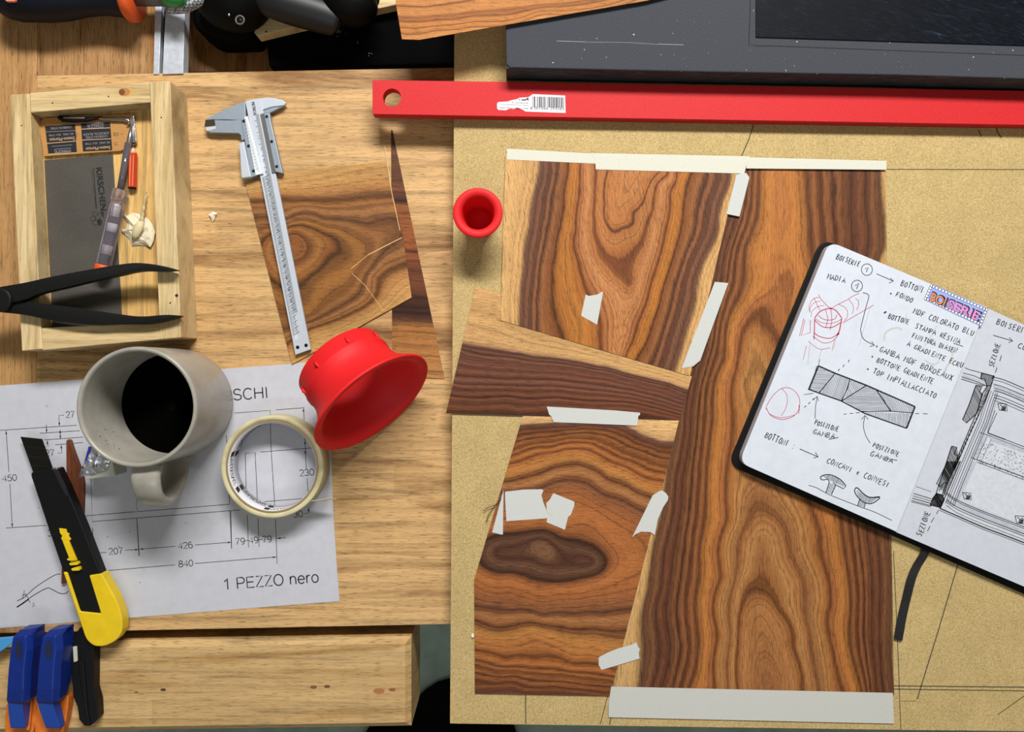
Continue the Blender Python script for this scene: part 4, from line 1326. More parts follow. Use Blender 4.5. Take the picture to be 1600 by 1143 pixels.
# ================================================================== TAPE ROLL
tr = thing('tape_roll', 'roll of cream masking tape lying flat beside the mug', 'tape roll', W(425, 729, 0))
s25 = (HC - .0255) / FPX
tc_ = W(425, 729, 25.5)
Mt = Matrix.Translation(Vector((tc_.x, tc_.y, Z0 + .0004)))
RO, RI, RC = 80 * s25, 72.5 * s25, 69.2 * s25
kt = NT('masking_tape_roll')
tn = kt.noise(kt.coord((60, 60, 2500)), 1, 2)
kt.set(Base_Color=kt.ramp(tn, [(.3, 'ada47c'), (.6, 'c2ba94')]), Roughness=.75)
lathe('tape_winding', [(RI, 0), (RO - .0004, 0), (RO, .0004), (RO, .0246), (RO - .0004, .025), (RI, .025)], Mt, kt.m, tr, n=96, closed=True)
lathe('core', [(RC, .0002), (RI - .00005, .0002), (RI - .00005, .0248), (RC, .0248)], Mt, plain('cardboard_core', '8d7a5a', .8), tr, n=96, closed=True)
li = lathe('core_liner', [(RC - .0003, .0003), (RC - .00005, .0003), (RC - .00005, .0247), (RC - .0003, .0247)], Mt, plain('core_white', 'd3d4d8', .6), tr, n=96, closed=True)
# slanted black print inside the core
vs_, fs_ = [], []
rr_ = RC - .00042


def wrap(u, v):
    a = u / rr_
    return Mt @ Vector((rr_ * math.cos(a), rr_ * math.sin(a), v))


def wrap_text(body, u0, v0, h, w, flip=1):
    V, Fs = glyphs(body)
    xs = [v.x for v in V]
    x0, x1 = min(xs), max(xs)
    out = []
    for v in V:
        out.append(wrap(u0 + flip * ((v.x - x0) / (x1 - x0) * w + v.y * h * .6), v0 + v.y / .7 * h))
    return out, Fs


gg = ([], [])
for j in range(7):
    u = math.radians(118 + j * 48) * rr_
    gg = merge_geo(gg, wrap_text('MASKING', u, .0035 + (j % 2) * .0105, .0078, .024))
    for e in (-.004, -.002, .028, .030):
        q = [wrap(u + e, .0035 + (j % 2) * .0105), wrap(u + e + .002, .0035 + (j % 2) * .0105), wrap(u + e + .004, .0115 + (j % 2) * .0105), wrap(u + e + .001, .0115 + (j % 2) * .0105)]
        gg = merge_geo(gg, (q, [(0, 1, 2, 3)]))
link_mesh('core_print', raw('core_print', *gg), M_print, tr)
tl = [[W(x, y, h) for x, y, h in r] for r in ([(484, 782, 24), (485, 783, 10)], [(500, 780.5, 23), (502, 783.5, 13)], [(517, 778, 21), (517, 780, 17)], [(525, 779, 19), (525, 780.5, 18)])]
vs_, fs_ = loft_geo(tl, False, False)
o = link_mesh('loose_end', raw('loose_end', vs_, fs_), plain('tape_loose', 'ddd6b4', .7), tr)
o.modifiers.new('Solidify', 'SOLIDIFY').thickness = .0002

# ================================================================== PRINTED DRAWING
zp = .28
ppr = thing('printed_drawing', 'white printed sheet with dimensioned line drawing under the mug and tape roll', 'paper', W(260, 770, 0))
# a sheet with a slight wave
top_l, top_r, bot_r, bot_l = (-40, 605), (517, 563.5), (530.5, 938.5), (-40, 984)
nx, ny = 30, 22
vs_, fs_ = [], []


def pz_(x, y):
    return zp


for j in range(ny + 1):
    for i in range(nx + 1):
        a = lerp(top_l, top_r, i / nx)
        b = lerp(bot_l, bot_r, i / nx)
        q = lerp(a, b, j / ny)
        if i == nx:
            q = (q[0] - 5 * math.sin(math.pi * j / ny), q[1])
        vs_.append(W(q[0], q[1], zp))
for j in range(ny):
    for i in range(nx):
        k = j * (nx + 1) + i
        fs_.append((k, k + 1, k + nx + 2, k + nx + 1))
sheet = link_mesh('sheet', up_faces(raw('sheet', vs_, fs_)), M_paper, ppr)
so = sheet.modifiers.new('Solidify', 'SOLIDIFY')
so.thickness = .00012
so.offset = -1
zi = zp + .05
L8 = lambda p: zc(130, 780, 3.902, p)
L1 = lambda p: zc(0, 572, 4.0, p)
L2 = lambda p: zc(330, 500, 3.571, p)
ln = []
th = .9


def arrow(x, y, dx, dy, s=5.5, w=1.5):
    L = math.hypot(dx, dy)
    dx, dy = dx / L, dy / L
    return [(x, y), (x - dx * s - dy * w, y - dy * s + dx * w), (x - dx * s + dy * w, y - dy * s - dx * w)]


ar = []
# left block of dimension lines
ln += [L1([(0, 400), (480, 368)]), L1([(250, 418), (500, 402)]), L1([(275, 460), (520, 442)]), L1([(345, 490), (520, 476)]),
       L1([(38, 402), (77, 1005)])[:1] + L1([(56, 660)]), L1([(62, 735), (77, 1005)]), L1([(38, 1010), (290, 993)]),
       L1([(290, 365), (291, 415)]), L1([(370, 370), (368, 305), (400, 305)]), L1([(376, 395), (377, 455)]), L1([(296, 462), (299, 500)]), L1([(383, 490), (386, 541), (360, 541)])]
ar += [arrow(*L1([(38, 402)])[0], -.03, -1), arrow(*L1([(77, 1005)])[0], .05, 1), arrow(*L1([(291, 416)])[0], 0, 1), arrow(*L1([(371, 374)])[0], 0, 1), arrow(*L1([(377, 455)])[0], 0, 1),
       arrow(*L1([(296, 462)])[0], 0, -1), arrow(*L1([(383, 490)])[0], 0, -1), arrow(*L1([(376, 395)])[0], 0, -1)]
# cabinet outline behind the mug
ln += [L1([(568, 700), (577, 970), (1500, 897)]), L1([(845, 630), (857, 908), (1432, 862)]), L1([(520, 935), (845, 908)]), L1([(515, 975), (540, 972)]),
       L1([(1415, 430), (1436, 860)]), L1([(578, 1010), (590, 1260)]), L1([(855, 950), (868, 1180)]), L1([(1437, 900), (1447, 1140)])]
ln += [L8([(900, 70), (905, 300)]), L8([(1000, 95), (1008, 292)]), L8([(1065, 115), (1073, 288)]), L8([(1172, 120), (1182, 390)]), L8([(57, 175), (64, 330)]), L8([(327, 115), (342, 345)]),
       L8([(66, 326), (142, 322)]), L8([(255, 309), (340, 304)]), L8([(340, 303), (562, 285)]), L8([(682, 277), (905, 260)]), L8([(985, 250), (1010, 249)]), L8([(1068, 245), (1095, 243)]),
       L8([(1180, 237), (1235, 232)]), L8([(110, 436), (560, 398)]), L8([(680, 390), (1180, 350)])]
for q, d in (([(66, 326)], -1), ([(338, 304)], 1), ([(344, 303)], -1), ([(903, 260)], 1), ([(1181, 237)], -1), ([(1178, 350)], 1)):
    ar.append(arrow(*L8(q)[0], d, -.08 * d))
# inside and above the tape roll
ln += [L2([(130, 518), (328, 503), (333, 700), (355, 1040)]), L2([(360, 500), (520, 488)]), L2([(516, 492), (530, 830)]), L2([(535, 880), (541, 965)]), L2([(275, 735), (565, 712)]), L2([(190, 742), (245, 738), (258, 1010)]),
       L2([(190, 742), (195, 960)]), L2([(295, 1012), (505, 995)]), L2([(395, 1040), (500, 1030)]), L2([(543, 1040), (545, 1075), (522, 1078)])]
ar += [arrow(*L2([(515, 490)])[0], 0, -1), arrow(*L2([(524, 700)])[0], .02, 1), arrow(*L2([(525, 722)])[0], 0, -1), arrow(*L2([(543, 1045)])[0], 0, -1)]
# hand drawn leader at the lower left
hl = [(1.1, zc(0, 670, 3.36, spline([(318, 760), (290, 765), (230, 800), (180, 835), (130, 880), (90, 902)], 4))), (1.2, zc(0, 670, 3.36, spline([(358, 850), (345, 862), (315, 862), (270, 840), (245, 835), (180, 870), (120, 912), (90, 932)], 4))),
      (1.9, zc(0, 670, 3.36, [(88, 935), (120, 915), (150, 893)])), (.9, zc(0, 670, 3.36, [(118, 892), (128, 845), (136, 880)])), (.9, zc(0, 670, 3.36, [(115, 872), (140, 866)])),
      (.9, zc(0, 670, 3.36, [(140, 872), (158, 912)])), (.9, zc(0, 670, 3.36, [(172, 912), (180, 914), (172, 920), (184, 924), (170, 932)]))]
g = ribbon_geo([(th, l) for l in ln] + hl, 1, zi)
g = merge_geo(g, poly_geo(ar, zi))
ink('line_drawing', g, M_print, ppr)
tx = lambda s, x, y, h, w, a=-4.5, k=1.15: sans(s, x, y, h, a, w, k)
for t in (tx('27', *L1([(412, 322)])[0], 9.6, 14), tx('27', *L1([(285, 562)])[0], 9.6, 14), tx('450', *L1([(16, 720)])[0], 9.6, 22.5), tx('207', *L8([(156, 336)])[0], 9.6, 22.5), tx('426', *L8([(580, 302)])[0], 9.6, 22.5),
          tx('840', *L8([(583, 412)])[0], 9.6, 22.5), tx('79', *L8([(930, 275)])[0], 9.6, 14.5), tx('49', *L8([(1012, 268)])[0], 9.6, 14.5), tx('79', *L8([(1094, 262)])[0], 9.6, 14.5), tx('230', *L2([(494, 870)])[0], 9.8, 22.5),
          tx('30', *L2([(460, 1100)])[0], 9.6, 14.5), tx('1 PEZZO nero', *L8([(857, 550)])[0], 17.0, 149, -4.6, 1.9), tx('FRESCHI', 318, 628.5, 17.0, 102, -4.2, 1.9), tx('3', *L1([(300, 1062)])[0], 9.6, 6)):
    ink('printed_text', ribbon_geo(t, 1, zi), M_print, ppr)
ink('specks', poly_geo([circ(x, y, .8, 6) for x, y in ((218.5, 909.5), (290, 816.5), (73, 634), (168, 838), (203, 831), (61, 793), (186, 853))], zi), M_print, ppr)['kind'] = 'stuff'

# ---- small white block and wrapper beside the mug
blk = plate('white_block', [rounded([(128, 703), (172, 700), (180, 743), (135, 748.5)], 1.5, 2)], .35, 21, plain('grey_white_block', 'bfc2b4', .55), bevel=.6)
tag(blk, 'small off white block beneath the foil wrapper beside the mug', 'block')
fo = thing('foil_wrapper', 'crinkled silver foil wrapper with blue edge beside the mug', 'wrapper', W(150, 715, 21))
rf = random.Random(5)
gx, gy = 9, 10
vs_, fs_ = [], []
for j in range(gy + 1):
    for i in range(gx + 1):
        a = lerp((139, 697), (178, 703), i / gx)
        b = lerp((123, 746), (166, 735), i / gx)
        q = lerp(a, b, j / gy)
        vs_.append(W(q[0] + rf.uniform(-.6, .6), q[1] + (rf.uniform(-1.6, 1.6) if j == gy else 0), 21.6 + rf.uniform(0, 1.8) - (7 if i == 0 and j > 6 else 0)))
for j in range(gy):
    for i in range(gx):
        k = j * (gx + 1) + i
        fs_.append((k, k + 1, k + gx + 2, k + gx + 1))
m_foil = plain('silver_foil', 'c9cbd2', .3, .75, var=.3, vscale=700)
o = link_mesh('foil', up_faces(raw('foil', vs_, fs_)), m_foil, fo)
o.modifiers.new('Solidify', 'SOLIDIFY').thickness = .0002
plate('blue_edge', [(138.5, 697), (142, 697.5), (136, 716), (131, 724)], 22.9, 23.7, plain('wrapper_blue', '2531b8', .35), fo)
ink('blue_marks', ribbon_geo([(1.1, [(145, 730), (147, 725)]), (1.1, [(150, 729), (151, 724.5)]), (1.0, [(165, 724), (169, 720)]), (.9, [(149, 708), (152, 714)])], 1, 23.9), plain('wrapper_ink', '23242c', .5), fo)

# ---- brown wood stick and utility knife
stick = plate('wooden_stick', [[(103, 688), (106, 686), (110, 687), (116, 706), (122, 722), (128, 738), (131, 755), (129, 822), (124, 870), (101, 911.5), (95, 912), (96, 884), (102, 800), (103.5, 742)]], .35, 4.0, wood_mat('brown_stick', '6d3c24', '4a2414', rot=math.pi / 2, pore=.5), bevel=.7)
tag(stick, 'pointed reddish brown wooden stick partly under the utility knife', 'stick')
kn_ = thing('utility_knife', 'black and yellow snap blade utility knife lying on the printed drawing', 'knife', W(110, 850, 4))
K = lambda p: zc(0, 670, 3.36, p)
plate('blade', [K([(107, 40), (220, 52), (300, 270), (190, 270)])], 7.5, 8.2, plain('black_blade', '1a1816', .35, .5), kn_)
ink('snap_lines', ribbon_geo([(.6, K([(125, 92), (238, 103)])), (.6, K([(143, 142), (256, 152)])), (.6, K([(160, 190), (272, 200)]))], 1, 8.25), plain('blade_line', '332f2b', .4, .5), kn_)
body = rounded(K([(160, 232), (178, 221), (272, 206), (300, 205), (345, 300), (432, 505), (530, 760), (612, 905), (640, 1000), (637, 1062), (605, 1108), (562, 1137), (500, 1137), (458, 1112), (436, 1055), (330, 750), (243, 495), (162, 250)]), [2, 2, 1, 2, 4, 4, 3, 6, 6, 6, 6, 6, 6, 6, 6, 6, 4, 2], 4)
plate('body', [body], 4.2, 15.5, M_black, kn_, bevel=2.2, segs=4, smooth=False)
plate('blade_guide', [K([(272, 207), (298, 206), (360, 345), (345, 352)])], 15.0, 16.0, plain('guide_black', '26272a', .3, .3), kn_, bevel=.4)
plate('guide_tip', [K([(272, 203), (299, 204), (300, 212), (274, 212)])], 10, 16.1, M_chrome, kn_, bevel=.3)
yel = K([(330, 750), (352, 752), (420, 957), (528, 968), (466, 768), (533, 758)] + spline([(533, 758), (575, 832), (613, 905), (636, 975), (642, 1020), (636, 1070), (606, 1110), (562, 1134), (525, 1141), (490, 1136), (460, 1112), (444, 1085), (434, 1055)], 4)[1:])
grip = thing_grip = plate('grip', [yel], 4.0, 16.8, M_yellow, kn_, bevel=1.2, segs=4, smooth=False)
grip['label'] = 'glossy yellow rounded grip'
sl = K([(310, 520), (345, 525), (350, 545), (362, 548), (358, 562), (372, 578), (362, 588), (368, 600), (405, 690), (415, 712), (418, 742), (375, 742), (385, 728), (362, 712), (380, 700), (350, 690), (352, 675), (372, 672), (330, 590), (322, 572), (328, 560), (316, 548)])
s1 = plate('slider', [K([(310, 520), (346, 525), (352, 545), (364, 548), (360, 562), (372, 578), (360, 590), (330, 592), (320, 572), (326, 560), (314, 546)])], 15.4, 16.6, M_yellow, kn_, bevel=.3)
s1['label'] = 'yellow blade slider'
plate('thumb_bar', [K([(328, 592), (360, 590), (402, 690), (370, 700)])], 15.4, 18.0, M_yellow, s1, bevel=.6)
for q in ([(350, 680), (385, 672), (395, 690), (355, 690)], [(360, 705), (405, 695), (412, 712), (368, 716)], [(372, 732), (412, 722), (420, 742), (378, 744)]):
    plate('thumb_ridge', [rounded(K(q), 2, 3)], 15.4, 19.5, M_yellow, s1, bevel=1.0)

# ================================================================== SPRING CLAMPS ON THE VISE JAW
CL = lambda p: zc(0, 970, 6.608, p)
m_blue, m_blue_l = plain('clamp_blue', '0c2878', .4, var=.15, spec=.3), plain('clamp_blue_lit', '1745a4', .35, var=.1)  # second blue is the same plastic with light painted in
m_or = plain('clamp_orange', 'd4701f', .5, var=.2, vscale=200)


def clamp(dx, label, skew):
    t = thing('spring_clamp', label, 'clamp', W(30 + dx, 1050, 0), 'blue and orange spring clamps on the vise jaw')
    S = lambda p: [(x + dx, y) for x, y in CL(p)]
    # arm: top strip and lower flank lofted along its length
    rows = [((200, 90), (330, 78), 24, 10), ((130, 170), (262, 160), 31, 8), ((108, 300), (270, 300), 32, 8), ((85, 500), (246, 500), 32, 8), ((72, 700), (240, 700), 31, 9), ((64, 815), (232, 830), 29, 12), ((78, 850), (232, 855), 25, 14)]
    rings = []
    for (a, b, zt_, zb_) in rows:
        A_, B_ = W(*S([a])[0], zt_), W(*S([b])[0], zt_)
        w = (B_ - A_)
        rings.append([A_ + Vector((.0006, 0, -.0006)) * 0, B_, Vector((B_.x + .0035, B_.y, Z0 + (zt_ - 5) / 1000)), Vector((B_.x + .0035, B_.y, Z0 + zb_ / 1000)), Vector((A_.x, A_.y, Z0 + zb_ / 1000))])
    o = loft('arm', rings, m_blue, t, smooth=False, bevel=.8)
    jr = []
    for a, b, zt_, zb_ in (((76, 845), (232, 850), 25.5, 14), ((85, 950), (242, 955), 22, 12), ((104, 1085), (256, 1090), 18, 10), ((106, 1105), (256, 1108), 16, 9)):
        a, b = (a[0] + skew * (a[1] - 845) / 260, a[1]), (b[0] + skew * (b[1] - 845) / 260, b[1])
        A_, B_ = W(*S([a])[0], zt_), W(*S([b])[0], zt_)
        jr.append([A_, B_, Vector((B_.x, B_.y, Z0 + zb_ / 1000)), Vector((A_.x, A_.y, Z0 + zb_ / 1000))])
    o2 = loft('jaw', jr, m_blue_l, t, smooth=False, bevel=.6)
    o2['label'] = 'blue jaw tip painted brighter as its lit face'
    pd = plate('pad', [S([(60, 862), (80, 855), (250, 850), (305, 800), (392, 755), (400, 800), (392, 900), (375, 1010), (350, 1110), (330, 1190), (45, 1190), (52, 1000)])], .3, 9.5, m_or, t, bevel=1.0)
    pd['label'] = 'orange rubber pad'
    plate('pad_rib', [S([(285, 835), (330, 815), (300, 1130), (262, 1130)])], 9.0, 12.5, m_or, pd, bevel=.8)
    ov = plate('grip_slot', [circ(*S([(192, 300)])[0], 5.2, 20, 14)], 31.0, 32.25, plain('slot_dark', '0a1536', .6), t)
    return t


clamp(0, 'blue spring clamp with orange pad, farther left of the blue pair', 0)
clamp(46.5, 'blue spring clamp with orange pad, next to the black clamp', 60)
bs = plate('blue_strip', [(-40, 1000), (22, 995), (21, 1004), (0, 1018), (-40, 1034)], 10, 14, plain('light_blue_plastic', '3f8fc8', .45), bevel=.6)
tag(bs, 'light blue flat strip reaching under the blue clamps from the left frame edge', 'strip')
bc = thing('black_clamp', 'black plastic spring clamp on the vise jaw beneath the yellow knife end', 'clamp', W(130, 1060, 0))
bo = rounded(CL([(830, 60), (960, 130), (972, 330), (968, 700), (1004, 830), (1012, 1000), (985, 1040), (930, 1082), (870, 1082), (815, 1015), (800, 890), (758, 790), (740, 600), (722, 360), (716, 255), (760, 150)]), 1.5, 3)
plate('body', [bo], .3, 11, M_black, bc, bevel=2.2, segs=3)
plate('ridge', [CL([(800, 420), (860, 400), (885, 700), (905, 930), (930, 1070), (905, 1072), (870, 940), (835, 700)])], 10.5, 12.5, M_black, bc, bevel=.8)
w_ = plate('label_strip', [rounded(CL([(752, 262), (795, 256), (802, 410), (762, 422)]), 1.2, 3)], 11.0, 11.3, plain('label_strip_white', 'b9b9a6', .6), bc)
w_['label'] = 'small off white strip'

# ================================================================== THINGS IN THE REAR TOOL TRAY
hs = thing('blue_screwdriver', 'big dark blue handled screwdriver with orange collar at the top left', 'screwdriver', W(100, -8, 0))
prof_ = [(-12, 10), (-4, 15), (10, 19.5), (30, 22), (70, 22), (100, 20.5), (130, 17), (160, 15.3), (185, 16.5), (200, 18.5), (207, 19)]
rings = []
for x, r in prof_:
    zc_ = 22.3
    c = W(x, -6.5 + (x - 100) * .02, zc_)
    rings.append([c + Vector((0, math.cos(2 * math.pi * k / 24), math.sin(2 * math.pi * k / 24))) * r / 1000 for k in range(24)])
loft('handle', rings, plain('navy_rubber', '060a1c', .55, var=.2, spec=.25), hs)
rings = []
for x, r in ((196, 18.8), (200, 20.8), (209, 20.8), (213, 19.5)):
    c = W(x, -5, 22.3)
    rings.append([c + Vector((.0012 * math.sin(2 * math.pi * k / 24), math.cos(2 * math.pi * k / 24), math.sin(2 * math.pi * k / 24))) * (r / 1000 if True else 0) + Vector((0, 0, 0)) for k in range(24)])
loft('collar', rings, M_orange, hs)
tube('shaft', [W(208, -7, 22), W(262, -7, 22)], .0088, plain('shaft_grey', '5d605f', .4, .5), hs, n=20)
o = plate('end_mark', [rounded([(8, -8), (24, -8), (24, 2), (8, 2)], 3, 3)], 40.5, 43.2, plain('salmon_plastic', 'd87a62', .5), hs, bevel=.3)

gh = thing('green_handle', 'glossy green rounded tool handle at the top edge beside the pale aluminium rails', 'handle', W(275, -8, 10))
rings = []
for x, r in ((254, 7), (257, 9.2), (266, 10), (278, 10), (286, 8), (290, 4)):
    c = W(x, -8, 29)
    rings.append([c + Vector((0, math.cos(2 * math.pi * k / 20), math.sin(2 * math.pi * k / 20))) * r / 1000 for k in range(20)])
loft('grip', rings, plain('green_plastic', '1c8b43', .3, var=.2), gh)
# braided grey cable
kb = NT('grey_braid')
wv = kb.n('ShaderNodeTexChecker', inp={'Scale': 420.0, 'Color1': (.42, .44, .46, 1), 'Color2': (.10, .10, .11, 1)})
kb.l(kb.coord((1, 1, 1), .78), wv.inputs['Vector'])
kb.set(Base_Color=wv.outputs['Color'], Roughness=.6)
cb = tube('braided_cable', [W(*p) for p in spline([(262, 12, 12), (275, 13, 14), (290, 11, 18), (305, 4, 22), (325, -6, 24), (350, -22, 24)], 6)], .0048, kb.m)
tag(cb, 'grey braided cable curling at the top edge right of the green handle', 'cable')

# black case on the tray floor, with a black power tool and pine lath on it
case = plate('black_case', [(385, -180), (790, -200), (790, 100), (420, 104)], -65.8, -22, plain('case_black', '020203', .9, var=.4, vscale=60, spec=.06), bevel=2)
tag(case, 'flat matt black case filling the rear tool tray beside the black power tool', 'case')
ink('dust', poly_geo([circ(x, y, R.uniform(.4, 1.0), 5) for x, y in [(520 + R.gauss(4, 6), 47 + R.gauss(0, 4)) for _ in range(24)] + [(558, 65), (577, 83), (581, 84), (576, 87), (559, 67), (536, 14)]], -21.9), plain('sawdust_grey', 'a9a6a0', .8), case)['kind'] = 'stuff'
lath = plate('pine_lath', [(388, 24), (392, 44), (402, 56.5), (470, 40), (565, 19), (640, 3), (640, -40), (560, -22)], -21.8, -9, M_pine, bevel=.6)
tag(lath, 'pale pine lath lying under the black power tool at the top', 'lath')
ink('nail_mark', poly_geo([circ(416, 49, 1.6, 8)], -8.95), M_print, lath)

pt = thing('power_tool', 'black power tool with long rounded handle lying across the rear tool tray', 'power tool', W(400, 0, -30))


def blob(name, c, rx, ry, rz, mat, parent, rot=0.0, n=28, m=14):
    rings = []
    for j in range(1, m):
        ph = math.pi * j / m
        ring = []
        for k in range(n):
            th_ = 2 * math.pi * k / n
            x, y, z = rx * math.sin(ph) * math.cos(th_), ry * math.sin(ph) * math.sin(th_), rz * math.cos(ph)
            ring.append(c + Vector((x * math.cos(rot) - y * math.sin(rot), x * math.sin(rot) + y * math.cos(rot), z)))
        rings.append(ring)
    return loft(name, rings, mat, parent)


m_pt = plain('tool_rubber', '020203', .55, var=.3, spec=.12)
blob('motor_housing', W(366, -4, 7), .034, .030, .028, m_pt, pt, -.1)
tube('handle', [W(*p) for p in spline([(385, -8, 10), (410, -4, 12), (450, 8, 12), (490, 19, 10), (520, 29, 8), (534, 36, 5)], 5)], [.012 + .004 * math.sin(i * .12) if i < 22 else .014 - .0025 * (i - 22) for i in range(26)], plain('tool_handle', '0a0c10', .5, var=.4, vscale=500), pt, n=20)
blob('head', W(545, 4, 12), .026, .020, .020, m_pt, pt, -.3)
blob('knob', W(578, -2, 8), .0085, .0078, .010, m_pt, pt)
lathe('button_ring', [(.0030, 0), (.0042, 0), (.0042, .0015), (.0030, .0015)], Matrix.Translation(W(375.5, 32, 22)), plain('button_grey', '55504a', .4), pt, n=24, closed=True)
lathe('button', [(.0022, 0), (.0022, .0012), (0, .0014)], Matrix.Translation(W(375.5, 32, 22)), M_black, pt, n=20)
blob('base_shoe', W(356, 34, -5), .026, .016, .014, M_blackmatte, pt, -.1)
blob('glint_bead', W(358, 23, 28), .0012, .0012, .0012, M_chrome, pt)  # chrome bead added for a small highlight on the tool
# added black filler for the shaded deep part of the tray beyond the rails
bp = plate('tray_dark_filler', [rounded([(292, -60), (400, -60), (400, 60), (330, 62), (300, 40)], 12, 5)], -65.8, -30, M_blackmatte, bevel=6, segs=3)
tag(bp, 'black filler under the motor housing standing in for the dark depth of the tool tray', 'filler')

# ================================================================== BELOW THE BENCH EDGE
cloth = []
for i in range(9):
    t = i / 8
    x = 560 + 160 * t
    y = 1143 - 84 * t ** .8
    cloth.append((x, y))
pol = [(545, 1190), (575, 1140), (620, 1112), (648, 1098), (662, 1084), (682, 1071), (720, 1060), (790, 1100), (820, 1190)]
bg = plate('black_shape', [pol], -879.8, -855, M_blackmatte, bevel=4, segs=3)  # flat black stand-in for a person's dark trousers
tag(bg, 'flat black shape standing in for dark trousers beyond the end of the vise jaw', 'shape')

# ================================================================== OPEN NOTEBOOK
nb_ = thing('notebook', 'open black covered sketchbook with handwritten notes and ink drawings on white pages', 'notebook', W(1400, 640, 18.7))
cov = rounded([(1284, 372), (1545, 482), (1790, 590), (1650, 950), (1398, 838), (1138, 726)], [22, 0, 20, 20, 0, 22], 8)
plate('cover', [cov], 18.75, 21.0, plain('notebook_cover', '060607', .6, var=.3, vscale=900, spec=.2), nb_, bevel=.6)
pgL = rounded([(1296, 377), (1541.5, 479.5), (1400.5, 830), (1155, 722)], [17, 0, 0, 17], 8)
plate('page_block', [pgL], 21.0, 29.9, plain('page_edges', 'b4b1b8', .8, var=.12, vscale=900), nb_)
left = plate('left_page', [pgL], 29.92, 30.05, M_page, nb_)
pgR = rounded([(1541.2, 480.5), (1772, 584), (1638, 932), (1400.3, 831)], [0, 17, 17, 0], 8)
plate('page_block', [pgR], 21.0, 27.4, plain('page_edges', 'b4b1b8', .8, var=.12, vscale=900), nb_)
right = plate('right_page', [pgR], 27.42, 27.55, M_page2, nb_)
ZL, ZR = 30.1, 27.6
# ---------------- left page: lettering
H = []
h_ = 8.4
for s, a, b, h in (('BOISERIE', (1306, 404), (1343, 417.5), 9), ('MADIA', (1291.5, 435), (1321, 442), 8.5), ('BOTTONI', (1407, 445.5), (1443, 458), 9), ('FONDO', (1399, 462), (1426, 473), 8),
                   ('MDF COLORATO BLU', (1426, 489), (1521, 525), 8.5), ('BOTTONE', (1387, 497), (1420, 507), 8), ('STAMPA RESINA', (1429.5, 512), (1500, 538), 8), ('FINITURA DIASEN', (1424, 527), (1494, 552), 8),
                   ('A GRADIENTE ECRU', (1416, 540), (1504, 575), 8), ('GAMBA MDF BORDEAUX', (1373, 548), (1488, 595), 8.5), ('BOTTONE GRADIENTE', (1369, 565), (1458, 600), 8), ('TOP IMPIALLACCIATO', (1363, 583), (1462, 622), 8.5),
                   ('BOTTONI :', (1194, 683), (1242, 702), 9.5), ('POSIZIONE', (1272, 663), (1310, 674), 7.5), ('GAMBA', (1269, 677), (1304, 686), 7.5), ('POSIZIONE', (1363, 698), (1404, 713), 7.5), ('GAMBA', (1359, 711), (1395, 724), 7.5),
                   ('CONCAVI e CONVESI', (1291, 722), (1389, 762), 8.5)):
    H += [(1.35, l) for l in hand(s, *a, *b, h)]
circ_l = lambda x, y, r, n=22, k=1.06: [(x + r * math.cos(.5 + i * 2 * math.pi * k / n), y + r * 1.05 * math.sin(.5 + i * 2 * math.pi * k / n)) for i in range(n + 1)]
H += [(1.1, circ_l(1354.5, 421, 8.6)), (1.1, circ_l(1339, 446.5, 8.6)), (1.3, [(1351.5, 420), (1356.5, 417.5), (1353.5, 425)]), (1.3, [(1336.5, 446), (1342, 442), (1338.5, 451)])]
H += [(1.1, [(1369.5, 427.5), (1396, 439)]), (1.1, [(1391, 434), (1396, 439), (1389, 442)])]
H += [(1.1, spline([(1348, 457), (1354, 458.5), (1357.5, 463), (1353, 480), (1346, 508), (1345, 517), (1350, 530), (1366, 539)], 5)), (1.1, [(1362, 533), (1366.5, 539.5), (1359, 541)])]
H += [(2.6, [(1391, 459), (1393, 458)]), (2.4, [(1381, 489), (1385, 486.5)]), (2.8, [(1369, 541), (1371, 541)]), (2.8, [(1362, 557), (1364, 557)]), (2.8, [(1355, 577), (1357, 576)])]
H += [(1.2, [(1249.5, 701), (1278.5, 713.5)]), (1.2, [(1274, 706.5), (1278.5, 713.5), (1271, 715)]), (1.2, [(1295, 686), (1310, 683)]), (1.1, [(1386, 716), (1402, 719)]), (1.1, [(1490, 536), (1505, 541)])]
# veneered strip drawing
P3 = lambda p: zc(1140, 560, 5.333, p)
H += [(2.3, P3([(740, 60), (880, 122), (1140, 222), (1545, 400)])), (2.6, P3([(1545, 400), (1475, 580)])), (2.0, P3([(1475, 580), (1130, 458), (930, 352), (740, 285), (658, 255)])), (2.6, P3([(658, 260), (740, 60)])),
      (1.6, P3([(878, 125), (745, 285)])), (1.6, P3([(1000, 172), (985, 240), (935, 350)])), (1.6, P3([(1135, 225), (930, 355)])), (1.8, P3([(1225, 262), (1345, 440)])), (1.3, P3([(1100, 440), (1345, 438), (1530, 452)])),
      (.9, P3([(620, 300), (700, 288)])), (.8, P3([(740, 60), (752, 5)])), (.8, P3([(725, 60), (700, 170)]))]


def hatch(poly, ang, gap, w=.7):
    """clip parallel strokes to a convex pixel polygon"""
    a = math.radians(ang)
    d, n = Vector((math.cos(a), math.sin(a))), Vector((-math.sin(a), math.cos(a)))
    P = [Vector(p) for p in poly]
    lo, hi = min(p.dot(n) for p in P), max(p.dot(n) for p in P)
    out = []
    s = lo + gap * .6
    while s < hi:
        hit = []
        for i in range(len(P)):
            p, q = P[i - 1], P[i]
            a_, b_ = p.dot(n) - s, q.dot(n) - s
            if a_ * b_ < 0:
                hit.append(p + (q - p) * (a_ / (a_ - b_)))
        if len(hit) >= 2:
            hit.sort(key=lambda v: v.dot(d))
            e = R.uniform(0, .6)
            out.append((w, [tuple(hit[0] + d * e), tuple(hit[-1] - d * R.uniform(0, .6))]))
        s += gap * R.uniform(.8, 1.2)
    return out


